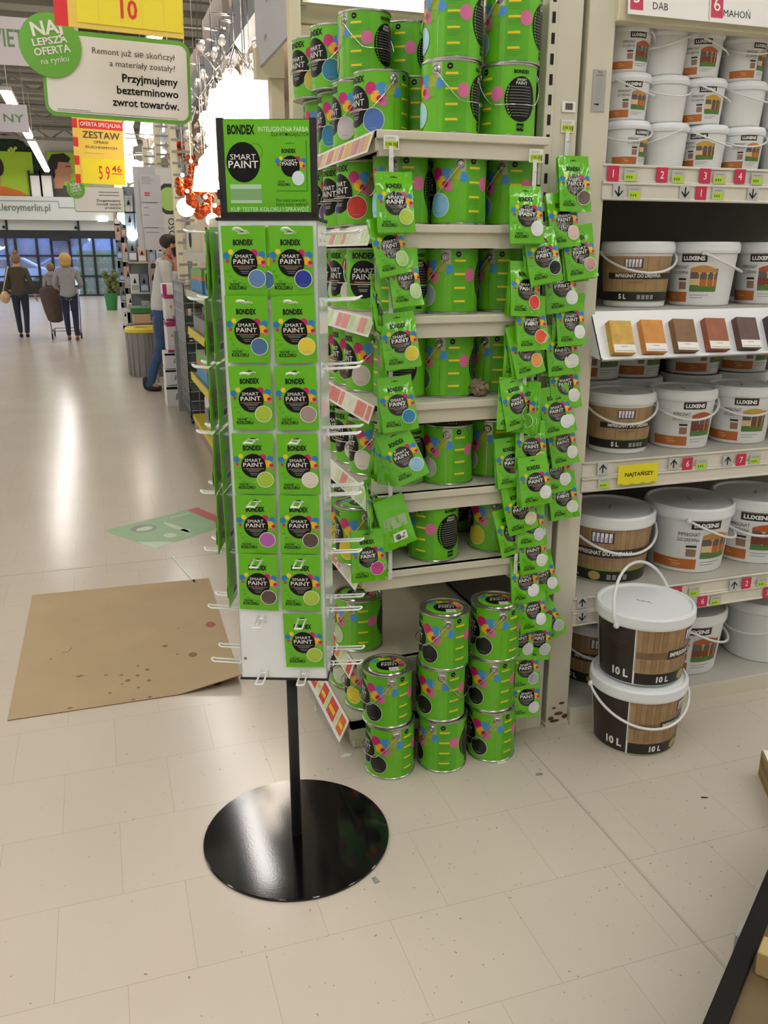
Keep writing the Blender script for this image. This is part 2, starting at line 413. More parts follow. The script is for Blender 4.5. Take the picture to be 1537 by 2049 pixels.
# ---- ceiling lamp rows
TUBE = mat('lamp_tube', '#fff6e8', 0.5, emit=LAMP, emitcol='#fffaf5')
HOUS = mat('lamp_housing', '#dcdcd6', 0.5)
ri = 0
ROWS = [(-8.2, 4.7), (-4.8, 4.7), (-1.25, 4.55), (1.15, 4.55), (4.2, 4.7), (7.2, 4.7)]
for (rx, rz) in ROWS:
    for (ya, yb) in ((-4, 4.5), (7.2, 15), (16, 26), (27, 36)):
        if rx == -1.25 and ya == 7.2: continue
        if rx == -1.25 and ya == 16: ya = 19
        e = empty('ceiling_light', (rx, (ya+yb)/2, rz)); L_ = (yb-ya)/2
        tag(e, 'continuous fluorescent strip lamp hanging under the ceiling', 'ceiling lamp', 'ceiling strip lamps')
        ri += 1
        e['label'] = ('ceiling strip lamp, %s row across from the left, %s along' % (ORD[ROWS.index((rx, rz))], ORD[((-4, 4.5), (7.2, 15), (16, 26), (27, 36)).index((16 if ya == 19 else ya, yb))]))
        b = MB(); b.b2((-0.11, -L_, 0.02), (0.11, L_, 0.09), HOUS)
        for s in (-1, 1):
            b.tube([(0, s*L_*0.8, 0.08), (0, s*L_*0.8, 6.09-rz)], 0.008, HOUS, 5)
        b.build('housing', e)
        t = MB(); t.b2((-0.08, -L_, -0.02), (0.08, L_, 0.02), TUBE); t.build('tube', e)
# ---- entrance pictures and lettering
def flat_sign(name, o, ux, uy, n_th=0.01):
    return plane_map(o, ux, uy, 0.002)
fm = plane_map((x0, YE-0.505, 0), (1, 0, 0), (0, 0, 1), 0.01)
b = MB(); cx = lambda px: atY(px, 440, YE-0.5).x - x0
GTX = mat('letter_grey_green', '#4f5b54', 0.6); LINE = mat('line_grey', '#7d8884', 0.6)
b.d_text(fm, 'www.leroymerlin.pl', cx(103), 3.18, 0.26, GTX, 1, 'r', 0.005, fit=2.45)
b.d_poly(fm, [(0, 3.52), (cx(120), 3.52), (cx(120), 3.55), (0, 3.55)], LINE); b.d_poly(fm, [(cx(120), 3.3), (cx(250), 3.3), (cx(250), 3.33), (cx(120), 3.33)], LINE); b.d_poly(fm, [(cx(120), 3.3), (cx(121.5), 3.3), (cx(121.5), 3.55), (cx(120), 3.55)], LINE)
tag(b.build('wall_lettering'), 'grey web address lettering on the band above the entrance doors', 'lettering')
EXITM = mat('exit_lamp', '#f4fff8', 0.5, emit=4.0)
b = MB(); p = atY(205, 439, YE-0.53); b.box((p.x, p.y, p.z), (0.36, 0.06, 0.16), EXITM); tag(b.build('exit_light'), 'small glowing exit lamp on the band over the doors', 'lamp')
POSTG = mat('poster_lime', '#9fc52a', 0.6); SKIN_P = mat('poster_skin', '#b98468', 0.6); HAIRP = mat('poster_hair', '#2c241d', 0.7); SHIRT = mat('poster_orange', '#cc6a2a', 0.6); DKG = mat('poster_dark_leaf', '#20352c', 0.7); GREYP = mat('poster_grey_shirt', '#4a4744', 0.7)
def poster(name, x0p, x1p, y0p, y1p, label, figure):
    a = atY(x0p, y1p, YE-0.45); c = atY(x1p, y0p, YE-0.45); w = c.x-a.x; h = c.z-a.z
    b = MB(); b.box((w/2, 0, h/2), (w, 0.04, h), POSTG)
    f = plane_map((0, -0.021, 0), (1, 0, 0), (0, 0, 1), 0.004)
    figure(b, f, w, h)
    tag(b.build(name, loc=(a.x, YE-0.2, a.z)), label, 'poster', 'pictures over the entrance')
def fig1(b, f, w, h):
    b.d_poly(f, [(0, 0), (w*.98, 0), (w*.75, h*.18), (w*.5, h*.27), (0, h*.33)], SHIRT, 1)
    b.d_disc(f, w*.28, h*.45, w*.15, h*.28, SKIN_P, 2); b.d_disc(f, w*.22, h*.8, w*.24, h*.2, HAIRP, 1); b.d_disc(f, w*.4, h*.68, w*.1, h*.2, HAIRP, 3)
def fig2(b, f, w, h):
    b.d_poly(f, [(0, 0), (w*.7, 0), (w*.62, h*.2), (w*.35, h*.32), (0, h*.28)], GREYP, 1)
    Q = lambda pts: [(w*a, h*c) for a, c in pts]
    b.d_poly(f, Q([(.02, .25), (.3, .25), (.36, .40), (.5, .41), (.55, .47), (.53, .53), (.57, .57), (.62, .60), (.56, .68), (.58, .74), (.5, .86), (.2, .88), (.05, .7)]), SKIN_P, 2)
    b.d_poly(f, Q([(0, .45), (.0, .8), (.12, .95), (.42, .98), (.57, .88), (.5, .79), (.26, .80), (.2, .62), (.12, .45)]), HAIRP, 3); b.d_disc(f, w*.2, h*.58, w*.05, h*.07, SKIN_P, 4, 12, 1); b.d_rect(f, w*.42, h*.70, w*.55, h*.72, HAIRP, 4)
poster('poster', -45, 62, 303, 398, 'lime poster of a dark-haired person in an orange shirt above doors', fig1)
poster('poster', 103, 175, 305, 400, 'lime poster of a dark-haired man in profile above the doors', fig2)
poster('poster', 238, 258, 305, 400, 'lime poster half hidden behind lamps, rightmost above the doors', lambda b, f, w, h: b.d_rect(f, w*.0, 0, w*.2, h, DKG, 1))
b = MB(); f = plane_map((0, 0, 0), (1, 0, 0), (0, 0, 1), 0.004); a = atY(-20, 398, YE-0.3)
for px, py, r in ((-10, 300, 20), (10, 292, 20), (35, 300, 18), (52, 310, 16), (66, 325, 14), (75, 345, 12), (66, 345, 14), (70, 312, 12), (25, 288, 14)):
    p = atY(px, py, YE-0.25); b.sphere((p.x, p.y+0.16, p.z), r*0.0215, DKG, 10, (1, .1, 1))
for px, py in ((22, 297), (27, 300), (18, 301), (31, 296), (25, 304)):
    p = atY(px, py, YE-0.35); b.sphere((p.x, p.y, p.z), 0.06, mat('poster_lime2', '#b5d13a', .6), 8, (1, .2, 1))
tag(b.build('leaf_ornament'), 'dark green cut-out leaf shape above the left lime poster', 'ornament')
for px0, px1, lab in ((63, 80, 'white shutter picture right of the orange-shirt poster'), (85, 104, 'white shutter picture left of the profile poster')):
    b = MB(); a = atY(px0, 395, YE-0.3); c = atY(px1, 350, YE-0.3); b.b2((a.x, YE-0.3, a.z), (c.x, YE-0.26, c.z), WHITE)
    for xx in (a.x, c.x): b.b2((xx-0.03, YE-0.33, a.z-.1), (xx+0.03, YE-0.25, c.z+.15), FRM)
    b.b2((a.x, YE-0.33, a.z-0.03), (c.x, YE-0.25, a.z+0.03), FRM); b.b2((a.x, YE-0.33, c.z-0.03), (c.x, YE-0.25, c.z+0.03), FRM)
    tag(b.build('wall_picture'), lab, 'picture', 'pictures over the entrance')
# ================================================================== CANS
R, CH = 0.079, 0.183
DEG = PI/180
def can_map(r=R): return lambda a, z, L: Vector(((r+0.00035*L)*math.cos(a*DEG), (r+0.00035*L)*math.sin(a*DEG), z))
def make_can():
    b = MB(); H = CH
    b.lathe([(R+0.0022, 0.0), (R+0.0022, 0.004), (R, 0.006)], STEEL, 48)
    b.lathe([(R, 0.006), (R, H-0.006)], GREEN, 48)
    b.lathe([(R, H-0.006), (R+0.0022, H-0.004), (R+0.0022, H), (R-0.004, H), (R-0.006, H-0.006), (R-0.016, H-0.006), (R-0.018, H-0.004)], STEEL, 48)
    b.disc(R+0.002, 0.0005, STEEL, 48)
    f = can_map()
    D = 1/(R*DEG)   # metres -> degrees
    # slightly darker rear text panel and seam patch
    b.d_rect(f, 14, 0.0065, 62, H-0.0065, GREEN2, 1, 12, 1)
    b.d_rect(f, -9, H-0.045, 11, H-0.0065, TINP, 1, 6, 1); b.d_rect(f, -0.6, 0.0065, 0.3, H-0.0065, STEEL, 2, 1, 1)
    b.d_rect(f, 171, H-0.045, 191, H-0.0065, TINP, 1, 6, 1)
    # front: black disc with name
    FC = -92
    b.d_disc(f, FC, 0.092, 0.053*D, 0.055, INK, 2, 36, 6)
    fd = lambda x, y, L: f(FC+x*D, y, L)
    b.d_text(fd, 'BONDEX', 0, 0.153, 0.0155, INK, 2, 'c', 0.045, sx=0.8)
    b.d_text(fd, 'SMART', 0.0, 0.112, 0.0125, WHITE, 4, 'c', 0.0, sx=1.15)
    b.d_text(fd, 'PAINT', 0.0, 0.092, 0.0165, WHITE, 4, 'c', 0.0, sx=1.15)
    for k, (w_, zz) in enumerate(((.06, .083), (.044, .077), (.036, .071), (.03, .062), (.024, .057))):
        b.d_rect(fd, -w_/2, zz, w_/2, zz+0.003, PINKT if k == 0 else GREYT, 4, 6, 1)
    for k in range(3): b.d_rect(fd, -0.045+0.016*k, 0.02, -0.035+0.016*k, 0.028, GREEN2, 2, 1, 1)
    for (a, z, r, m) in ((-50, .135, .0165, MAG), (-27, .133, .0165, BLUE2), (-38, .112, .0165, ORNG), (-24, .102, .016, PINK), (-9, .131, .0165, OLIVE), (8, .124, .0125, BLUE2), (-9, .106, .013, mat('print_faint_lime', '#6db52a', .35))):
        b.d_disc(f, a, z, r*D, r, m, 3, 20, 2)
    b.d_disc(f, -31, .107, .009*D, .0085, DRED, 4, 14, 2)
    # colour dot
    b.d_disc(f, -44, .052, .0315*D, .0325, WHITE, 5, 30, 4); b.d_disc(f, -44, .052, .0300*D, .031, SW, 6, 30, 4)
    b.d_rect(f, -53, .031, -37, .0325, GREYT, 7, 4, 1)
    # rear: text column, pink disc, black oval
    b.d_disc(f, 27, H-0.018, .008*D, .008, INK, 3, 18, 2); b.d_rect(f, 24.5, H-0.0195, 29.5, H-0.0165, GREYT, 4, 2, 1)
    for z in (.145, .108, .07, .033):
        b.d_rect(f, 19, z, 43, z+.0055, YEL, 3, 6, 1)
        for k in range(3): b.d_rect(f, 19, z-.0065-.005*k, 50-5*k, z-.0055-.005*k, mat('print_dark_green', '#3a8a1c', .4), 3, 6, 1)
    b.d_disc(f, 55, .108, .0185*D, .0185, PINK, 3, 22, 3)
    BC = 104
    fb = lambda x, y, L: f(BC+x*D, y, L)
    b.d_disc(f, BC, .094, .047*D, .057, INK, 4, 36, 6)
    b.d_text(fb, 'BONDEX', 0, .158, .0085, INK, 4, 'c', .04, sx=.9); b.d_text(fb, 'SMART', 0, .139, .0058, WHITE, 6, 'c', 0, sx=1.1); b.d_text(fb, 'PAINT', 0, .130, .0075, WHITE, 6, 'c', 0, sx=1.1)
    for k in range(11):
        z = .124-.0072*k; wd_ = .046*math.sqrt(max(0.05, 1-((z-.094)/.057)**2))*0.75
        b.d_rect(f, BC-wd_*D, z, BC+wd_*D*.92, z+.0012, GREYT, 6, 8, 1); b.d_disc(f, BC-(wd_+.006)*D, z+.001, .0024*D, .0024, SGREENF, 6, 8, 1)
    b.d_rect(f, BC-.011*D, .014, BC+.011*D, .033, INK, 4, 4, 1); b.d_text(fb, 'PPG', 0, .019, .008, GREEN, 6, 'c', .01)
    body = b.build('paint_can')
    lid = MB()
    lid.lathe([(R-0.018, H-0.004), (R-0.020, H-0.002), (R-0.026, H-0.003), (R-0.028, H-0.007)], STEEL, 40)
    lid.disc(R-0.0285, H-0.0068, STEEL, 40)
    fl_ = lambda x, y, L: Vector((x, y, H-0.0066+0.0003*L))
    lid.d_disc(fl_, 0, 0, R-.02, R-.02, GREEN, 22, 40, 1)
    lid.d_disc(fl_, 0.004, 0, .034, .036, INK, 25, 28, 1)
    for (x, y, m) in ((-.036, .026, MAG), (-.026, .038, ORNG), (-.008, .045, PINK), (.010, .044, MAG), (-.042, -.012, YEL), (-.03, -.036, BLUE2), (-.045, .008, OLIVE)):
        lid.d_disc(fl_, x, y, .0105, .0105, m, 24, 14, 1)
    lid.d_text(fl_, 'BONDEX', -.046, -.014, .008, INK, 26, 'l', .03, rot=PI/2, sx=.8)
    lid.d_text(fl_, 'SMART', -.006, -.018, .010, WHITE, 27, 'l', 0, rot=PI/2); lid.d_text(fl_, 'PAINT', .009, -.02, .013, WHITE, 27, 'l', 0, rot=PI/2)
    lid.d_rect(fl_, .022, .0, .046, .03, WHITE, 28)
    for k in range(5): lid.d_rect(fl_, .024, .003+.005*k, .044, .005+.005*k, GREYT, 29)
    lid.build('lid', body)
    for sgn in (1, -1):
        e = MB(); Mx = Matrix.Rotation(0 if sgn > 0 else PI, 4, 'Z') @ Matrix.Translation((R, 0, H-0.026)) @ Matrix.Rotation(PI/2, 4, 'Y')
        e.lathe([(0.0125, 0), (0.0125, 0.0015), (0.010, 0.004), (0.0085, 0.0025), (0.006, 0.0025), (0.0045, 0.008), (0.0, 0.0095)], STEEL, 20, Mx)
        e.build('ear', body)
    h = MB(); pts = []
    for k in range(25):
        t = PI*k/24; s = math.sin(t)
        a = -t; drop = 0.078*min(1.0, s*1.35)
        rr = R+0.0055+0.006*s
        pts.append((rr*math.cos(a), rr*math.sin(a), H-0.026-drop))
    h.tube(pts, 0.0016, WIRE, 6); h.build('handle', body)
    return body
CAN = make_can()
CANUSED = [False]
def place_can(X, Y, z, u, color, label, group, bail=0, lift=0):
    d = math.atan2(-Y, -X); az = d+math.asin(max(-1, min(1, u)))
    if abs(u) > 1: az = d+u*PI/2
    if not CANUSED[0]: c = CAN; CANUSED[0] = True; c.location = (X, Y, z)
    else: c = dup(CAN, (X, Y, z))
    c.rotation_euler = (0, 0, az); c.color = (*rgb(color), 1)
    for ch in c.children:
        if ch.name.startswith('handle'): ch.scale = (1, -1 if bail else 1, 1)
    tag(c, label, 'paint can', group)
    return c
BK, TEAL, BLU = '#171615', '#1d7fa6', '#4b6fb4'
S = {1: 1.93, 2: 1.697, 3: 1.453, 4: 1.208, 5: 0.94, 6: 0.70, 7: 0.345}
def shelf_cans(sh, rows, name):
    n = 0
    for (px, Y, u, col, cname, where, *ex) in rows:
        lvl = ex[0] if ex else 0; bail = ex[1] if len(ex) > 1 else 0
        z = S[sh]+0.001+lvl*(CH+0.0012)
        X = solveX(px, Y, z+CH/2)
        place_can(X, Y, z, u, col, '%s %s' % ('green paint can with %s dot,' % cname, where), 'paint cans on the corner unit', bail)
T = 'on top shelf,'
shelf_cans(1, [
 (900, 2.385, -.46, '#aee0ea', 'pale blue', 'lower of front left stack on top shelf', 0, 1), (1015, 2.385, -.97, '#9a7', 'hidden', 'lower of front right stack on top shelf', 0, 1),
 (907, 2.385, -.50, '#aee0ea', 'pale blue', 'upper of front left stack on top shelf', 1), (1025, 2.385, -.46, '#86b0d8', 'soft blue', 'upper of front right stack on top shelf', 1),
 (762, 2.57, .48, BLU, 'cornflower blue', 'low on top shelf at its left edge'), (717, 2.74, .25, '#c9bfc4', 'pale grey', 'second from front along top shelf edge'),
 (685, 2.92, .2, TEAL, 'teal', 'third from front, low on top shelf'), (655, 3.09, -.1, '#b8b04a', 'yellow', 'fourth from front, low on top shelf'),
 (729, 2.72, -.75, '#e0c030', 'hidden', 'raised on two cans, label turned away, top shelf', 1, 1), (672, 2.90, .56, TEAL, 'teal', 'second tier of the top shelf side row', 1),
 (633, 3.08, .6, '#cdb84e', 'sand yellow', 'second tier, rearmost on top shelf side', 1), (838, 2.62, -.6, '#34558f', 'navy', 'behind the cornflower one on top shelf'), (812, 2.80, -.7, '#9a7', 'hidden', 'back of the top shelf, second tier', 1), (800, 2.80, -.6, '#9a7', 'hidden', 'back of the top shelf, lower tier', 0)], 'top')
for sh, rows in {
 2: [(917, 2.385, .06, '#85bfe6', 'sky blue', 'front middle of second shelf down'), (1022, 2.42, -.35, '#6f9fd0', 'soft blue', 'front right of second shelf down'), (802, 2.42, -.28, '#8fcbe6', 'pale blue', 'front left of second shelf down', 0, 0), (727, 2.60, .5, '#c8352b', 'bright red', 'on second shelf down'), (697, 2.77, .6, '#2138b0', 'royal blue', 'second shelf down, side row'), (668, 2.95, .5, '#6a3f7d', 'purple', 'second shelf down, side row'), (640, 3.1, .5, '#7a4', 'hidden', 'rearmost on second shelf down')],
 3: [(902, 2.40, -.2, '#98a6b4', 'blue grey', 'front middle of third shelf down'), (1003, 2.44, -.45, '#8492b8', 'lavender grey', 'front right of third shelf down'), (803, 2.44, -.9, '#a7a', 'hidden', 'front left of third shelf down', 0, 1), (745, 2.58, .95, '#d8d0d2', 'hidden', 'side row of third shelf, black name disc showing'), (712, 2.72, .5, '#d9c9cc', 'rosy white', 'side row of third shelf down'), (693, 2.88, .3, '#b6c7ab', 'sage', 'third shelf down, side row'), (672, 3.05, .3, '#c2b4b4', 'taupe', 'rearmost on third shelf down')],
 4: [(896, 2.41, -.3, '#4d5a5c', 'slate', 'front middle of fourth shelf down'), (990, 2.44, -.4, '#4f5c66', 'dark slate', 'front right of fourth shelf down'), (800, 2.44, -1.1, '#a7a', 'hidden', 'front left of fourth shelf down'), (742, 2.58, .35, '#c8b9b4', 'pale mauve', 'side row of fourth shelf down'), (715, 2.72, .3, '#5b4638', 'brown', 'side row of fourth shelf down'), (690, 2.88, .3, '#c49a84', 'peach', 'side row of fourth shelf down')],
 5: [(895, 2.40, -.03, '#b7bdb3', 'stone grey', 'front middle of fifth shelf down'), (985, 2.44, -.2, '#aeb8ae', 'pale grey', 'front right of fifth shelf down'), (800, 2.44, -.9, '#a7a', 'hidden', 'front left of fifth shelf down'), (747, 2.58, .3, '#e2d9cf', 'cream', 'side row of fifth shelf down'), (718, 2.74, .5, '#dcd6cc', 'off-white', 'side row of fifth shelf down'), (693, 2.92, .85, '#d5cdbd', 'ivory', 'side row of fifth shelf down')],
 6: [(867, 2.385, -.87, '#a7a', 'hidden', 'front middle of sixth shelf down'), (987, 2.41, .05, '#cdbb36', 'mustard', 'front right of sixth shelf down'), (722, 2.42, .2, '#e6d02e', 'bright yellow', 'front left of sixth shelf down'), (690, 2.58, .2, '#d8c83a', 'yellow', 'second from front, sixth shelf down'), (800, 2.60, -.4, '#a7a', 'hidden', 'behind hanging sachets, sixth shelf down'), (905, 2.64, 1.2, '#a7a', 'hidden', 'behind the front middle can, sixth shelf down')],
 7: [(718, 2.55, -.35, '#b6d09a', 'pale green', 'alone at left of lowest open shelf'), (815, 3.05, -.5, '#a7a', 'hidden', 'deep at the back of lowest shelf, left one'), (905, 3.05, -.5, '#a7a', 'hidden', 'deep at the back of lowest shelf, right one')]}.items():
    shelf_cans(sh, rows, '')
S['b'] = 0.115
shelf_cans('b', [(735, 2.56, .1, '#e2cf2c', 'yellow', 'on the base shelf beside the floor stack'), (705, 2.72, .1, '#cfd6c4', 'whitish', 'second on the base shelf')], '')
# floor stacks
for (px, py, us, names) in ((777, 1560, ((.26, 0), (.17, 0)), ('bottom of left floor stack', 'top of left floor stack')),
                            (880, 1546, ((-.42, 0), (.05, 1), (.15, 0)), ('bottom of middle floor stack', 'middle of middle floor stack', 'top of middle floor stack')),
                            (977, 1525, ((.24, 0), (.13, 0), (.3, 0)), ('bottom of right floor stack', 'middle of right floor stack', 'top of right floor stack'))):
    p = atZ(px, py); dv = Vector((p.x, p.y, 0)).normalized(); c = Vector((p.x, p.y, 0))+dv*R
    for k, (u, bl) in enumerate(us):
        jx = (0.004, -0.003, 0.003)[k]
        place_can(c.x+jx, c.y-jx, k*(CH+0.0012)+0.0005, u, BK, 'green paint can with black dot, %s' % names[k], 'black paint cans stacked on floor', bl)
# fix labels of cans whose dot cannot be seen
for o in list(bpy.data.objects):
    if o.get('label') and 'hidden dot' in o['label']: o['label'] = o['label'].replace('green paint can with hidden dot,', 'green paint can,')
# ================================================================== CORNER UNIT
SL, SR, SF, SB = 0.735, 1.24, 2.285, 3.25
PAPER = mat('paper_white', '#e9e9e4', 0.6); LIME = mat('tag_lime', '#b5d42a', 0.5); TAGG = mat('tag_grey', '#b9bcbb', 0.5)
REDT = mat('tag_red', '#cf4136', 0.5); TAGP = mat('tag_plastic', '#dfe3df', 0.2, alpha=0.75)
CARDG = mat('tag_pale_green', '#c9dcb4', 0.5)
for sh in (1, 2, 3, 4, 5, 6, 7):
    z = S[sh]; b = MB(); xl = {6: 0.69, 7: .70}.get(sh, SL); yf = {7: 2.40}.get(sh, SF)
    b.b2((xl, yf, z-0.02), (SR, SB, z), CREAM)
    b.b2((xl, yf-0.004, z-0.022), (SR, yf+0.02, z+0.0), CREAM, bev=0.003)       # front nose
    b.b2((xl+0.01, yf+0.008, z-0.062), (SR-0.01, yf+0.03, z-0.02), CREAM)          # apron
    b.b2((xl, yf+0.01, z-0.05), (xl+0.012, SB, z-0.018), CREAM)
    b.b2((SR-0.005, yf+0.05, z-0.12), (SR+0.004, SB-.01, z), CREAM)
    o = b.build('shelf'); tag(o, 'cream metal shelf of the green paint corner unit, %s' % ('%s from the top' % ORD[sh-1] if sh > 1 else 'topmost'), 'shelf', 'shelves of the corner unit')
    b = MB(); hh = 0.055; ti = math.radians(20)
    Mx = Matrix.Translation((xl-0.003, 0, z-0.004)) @ Matrix.Rotation(ti, 4, 'Y')
    b.b2((-0.002, yf+0.01, -hh), (0, SB-0.1, 0), TAGP if 0 else PAPER, Mx)
    rr = random.Random(sh); y = yf+0.02; f = lambda x, y_, L, Mx=Mx: Mx @ Vector((-0.002-0.0006*L, x, y_))
    pal = {1: ['#d9b56a', '#c98a86', '#d8c48a', '#c9a29a', '#dcc9a0'], 4: ['#d9836a', '#dfe0c8', '#d6756a', '#d99a7e'], 7: ['#d0483a', '#dc7a35', '#cfe0b0']}.get(sh, ['#cfe0ae', '#e8ece0', '#d9dfcf', '#e08e86', '#bcd89a'])
    while y < SB-0.2:
        w_ = rr.uniform(.03, .07); hx = rr.choice(pal)
        b.d_rect(f, y, -hh+.006, y+w_, -.006, mat('strip_card_'+hx[1:], hx, .5, var=0.2, vscale=60), 1); y += w_+rr.uniform(0.0, .015)
    o = b.build('price_strip'); tag(o, 'price label strip along the aisle side of the %s green paint shelf' % ('topmost' if sh == 1 else ORD[sh-1]), 'price strip', 'price strips on the corner unit')
b = MB()
b.b2((0.69, 2.44, 0.08), (SR, SB, 0.112), CREAM); b.b2((0.69, 2.44, 0.04), (SR, 2.46, 0.112), CREAM); b.b2((0.71, 2.46, 0), (0.735, SB, 0.08), CREAM); b.b2((0.70, 2.45, 0.0), (0.75, 2.50, 0.08), CREAM, bev=0.004)
b.b2((0.75, 2.5, 0.0), (SR, 2.52, 0.08), DARKBK)
tag(b.build('base_shelf'), 'cream base shelf of the green paint corner unit, scuffed foot', 'shelf', 'shelves of the corner unit')
b = MB(); Mx = Matrix.Translation((0.688, 0, 0.11)) @ Matrix.Rotation(math.radians(25), 4, 'Y'); b.b2((-0.003, 2.45, -0.085), (0, 3.1, 0), PAPER, Mx)
f = lambda x, y_, L: Mx @ Vector((-0.003-0.0006*L, x, y_))
y = 2.46
for k, (w_, hx) in enumerate(((.06, '#e06a2c'), (.03, '#d9e2c0'), (.09, '#d2483c'), (.03, '#c9dcae'), (.07, '#cf4136'), (.05, '#dce4cc'), (.07, '#d2483c'))):
    b.d_rect(f, y, -.07, y+w_, -.01, mat('base_card_'+hx[1:], hx, .5, var=.15, vscale=50), 1)
    b.d_rect(f, y+.01, -.05, y+w_-.01, -.035, YEL, 2)
    y += w_+.004
tag(b.build('price_strip'), 'tilted strip of red and orange price cards along the base shelf edge', 'price strip', 'price strips on the corner unit')
b = MB(); b.b2((1.262, 2.42, 0), (1.27, SB, 2.6), DARKBK); tag(b.build('backing_sheet'), 'dark steel sheet at the right of the green paint cans', 'panel')
b = MB(); b.b2((0.76, SB+.002, 0), (1.27, SB+0.02, 1.93), DARKBK)
tag(b.build('rear_panel'), 'dark steel backing behind the green paint cans', 'panel')
# uprights
def upright(xa, xb, ya, yb, z1, label, slots=False, z0=0.0, m=CREAM):
    b = MB(); b.b2((xa, ya, z0), (xb, yb, z1), m, bev=0.003)
    if slots:
        z = 0.1
        while z < z1-0.05:
            b.b2((xa+(xb-xa)*.35, ya-0.0008, z), (xa+(xb-xa)*.7, ya+0.002, z+0.028), SLOT); z += 0.052
    return tag(b.build('shelf_upright'), label, 'upright', None)
upright(1.262, 1.292, 2.365, 2.41, 2.7, 'narrow slotted cream upright at the right of the green cans', True)
upright(1.294, 1.376, 2.375, 2.44, 2.7, 'broad flat cream post behind the hanging green sachets')
o = upright(1.392, 1.478, 2.37, 2.90, 2.7, 'broad cream post with rusty foot at left of the bucket bay')
b = MB(); b.b2((1.388, 2.36, 0), (1.482, 2.45, 0.012), CREAM); b.b2((1.376, 2.42, 0), (1.394, 2.44, 2.7), SLOT)  # foot plate, plus a black strip painting in the shade of the post gap
RUST = mat('rust_stain', '#5d4630', 0.8, var=0.3, vscale=40)
f = plane_map((1.392, 2.3695, 0), (1, 0, 0), (0, 0, 1))
for (x, z, rx, rz) in ((.02, .03, .012, .008), (.05, .045, .018, .007), (.075, .03, .012, .01), (.03, .07, .008, .004), (.06, .085, .012, .005), (.035, .018, .02, .006)): b.d_disc(f, x, z, rx, rz, RUST, 1, 10, 1)
b.build('foot_plate', o)
b = MB(); f = plane_map((1.415, 2.369, 2.015), (1, 0, 0), (0, 0, 1)); SILV = mat('rating_silver', '#a9aaa4', .4, metal=.3)
b.box((1.415+.0215, 2.3685, 2.015+.055), (.043, .0012, .11), SILV); 
f = plane_map((1.415, 2.3675, 2.015), (1, 0, 0), (0, 0, 1))
b.d_text(f, 'MEGA', .022, .102, .004, INK, 1, 'c'); b.d_text(f, 'typ NR-R', .022, .094, .0042, INK, 1, 'c'); b.d_text(f, 'mega', .016, .018, .005, INK, 1, 'c', .05)
for k in range(10): b.d_rect(f, .006, .03+.006*k, .037, .0305+.006*k, GREYT, 1)
tag(b.build('rating_plate'), 'small silver load plate stuck on the cream post by the buckets', 'plate')
def price_tag(c, label, txt='2,90 ZŁ', w=.042, h=.034, rotz=0.0, group='yellow-green price tags', name='price_tag', back=True):
    b = MB(); b.box((0, 0, 0), (w, .002, h), TAGP if 0 else PAPER, bev=0.0006)
    f = plane_map((-w/2, -.0012, -h/2), (1, 0, 0), (0, 0, 1), .0003)
    b.d_rect(f, .003, .003, w-.003, h*.62, LIME, 1); b.d_text(f, txt, w*.12, h*.28, h*.2, INK, 2, 'l', .01)
    for k in range(2): b.d_rect(f, .004, h*(.72+.12*k), w*.75, h*(.72+.12*k)+.0012, GREYT, 1)
    b.d_rect(f, w*.86, h*.12, w*.92, h*.55, INK, 2)
    o = b.build(name, loc=c, rotz=rotz); return tag(o, label, 'price tag', group)
p = atY(783, 285, 2.272); price_tag(p, 'lime price tag clipped at the left end of top shelf')
p = atY(1073, 312, 2.272); price_tag(p, 'lime price tag clipped at the right end of top shelf')
p = atY(1136, 253, 2.372); price_tag(p, 'lime price tag on the cream post above the sachets')
p = atY(1138, 214, 2.372); b = MB(); b.box((0, 0, 0), (.043, .002, .028), PAPER); f = plane_map((-.0215, -.0012, -.014), (1, 0, 0), (0, 0, 1), .0003)
for k in range(14): b.d_rect(f, .010+.0018*k, .006, .0108+.0018*k+.0005*(k % 3), .024, INK, 1)
tag(b.build('barcode_card', loc=p), 'small white barcode card hooked on the cream post', 'card')

# crumpled paper between the fourth-shelf cans
CRP = mat('crumpled_paper', '#8d7c66', .8, var=.2, vscale=30)
rr = random.Random(11); bm = bmesh.new(); bmesh.ops.create_icosphere(bm, subdivisions=3, radius=.03)
for v in bm.verts: v.co *= 1+rr.uniform(-.28, .28); v.co.z *= .8
bm.verts.index_update(); b = MB(); b.add([v.co.copy() for v in bm.verts], [[v.index for v in f.verts] for f in bm.faces], CRP); bm.free()
x_ = solveX(953, 2.36, S[4]+.03); tag(b.build('crumpled_paper', loc=(x_, 2.345, S[4]+.026)), 'crumpled brown paper wedged between cans on the fourth shelf down', 'paper')
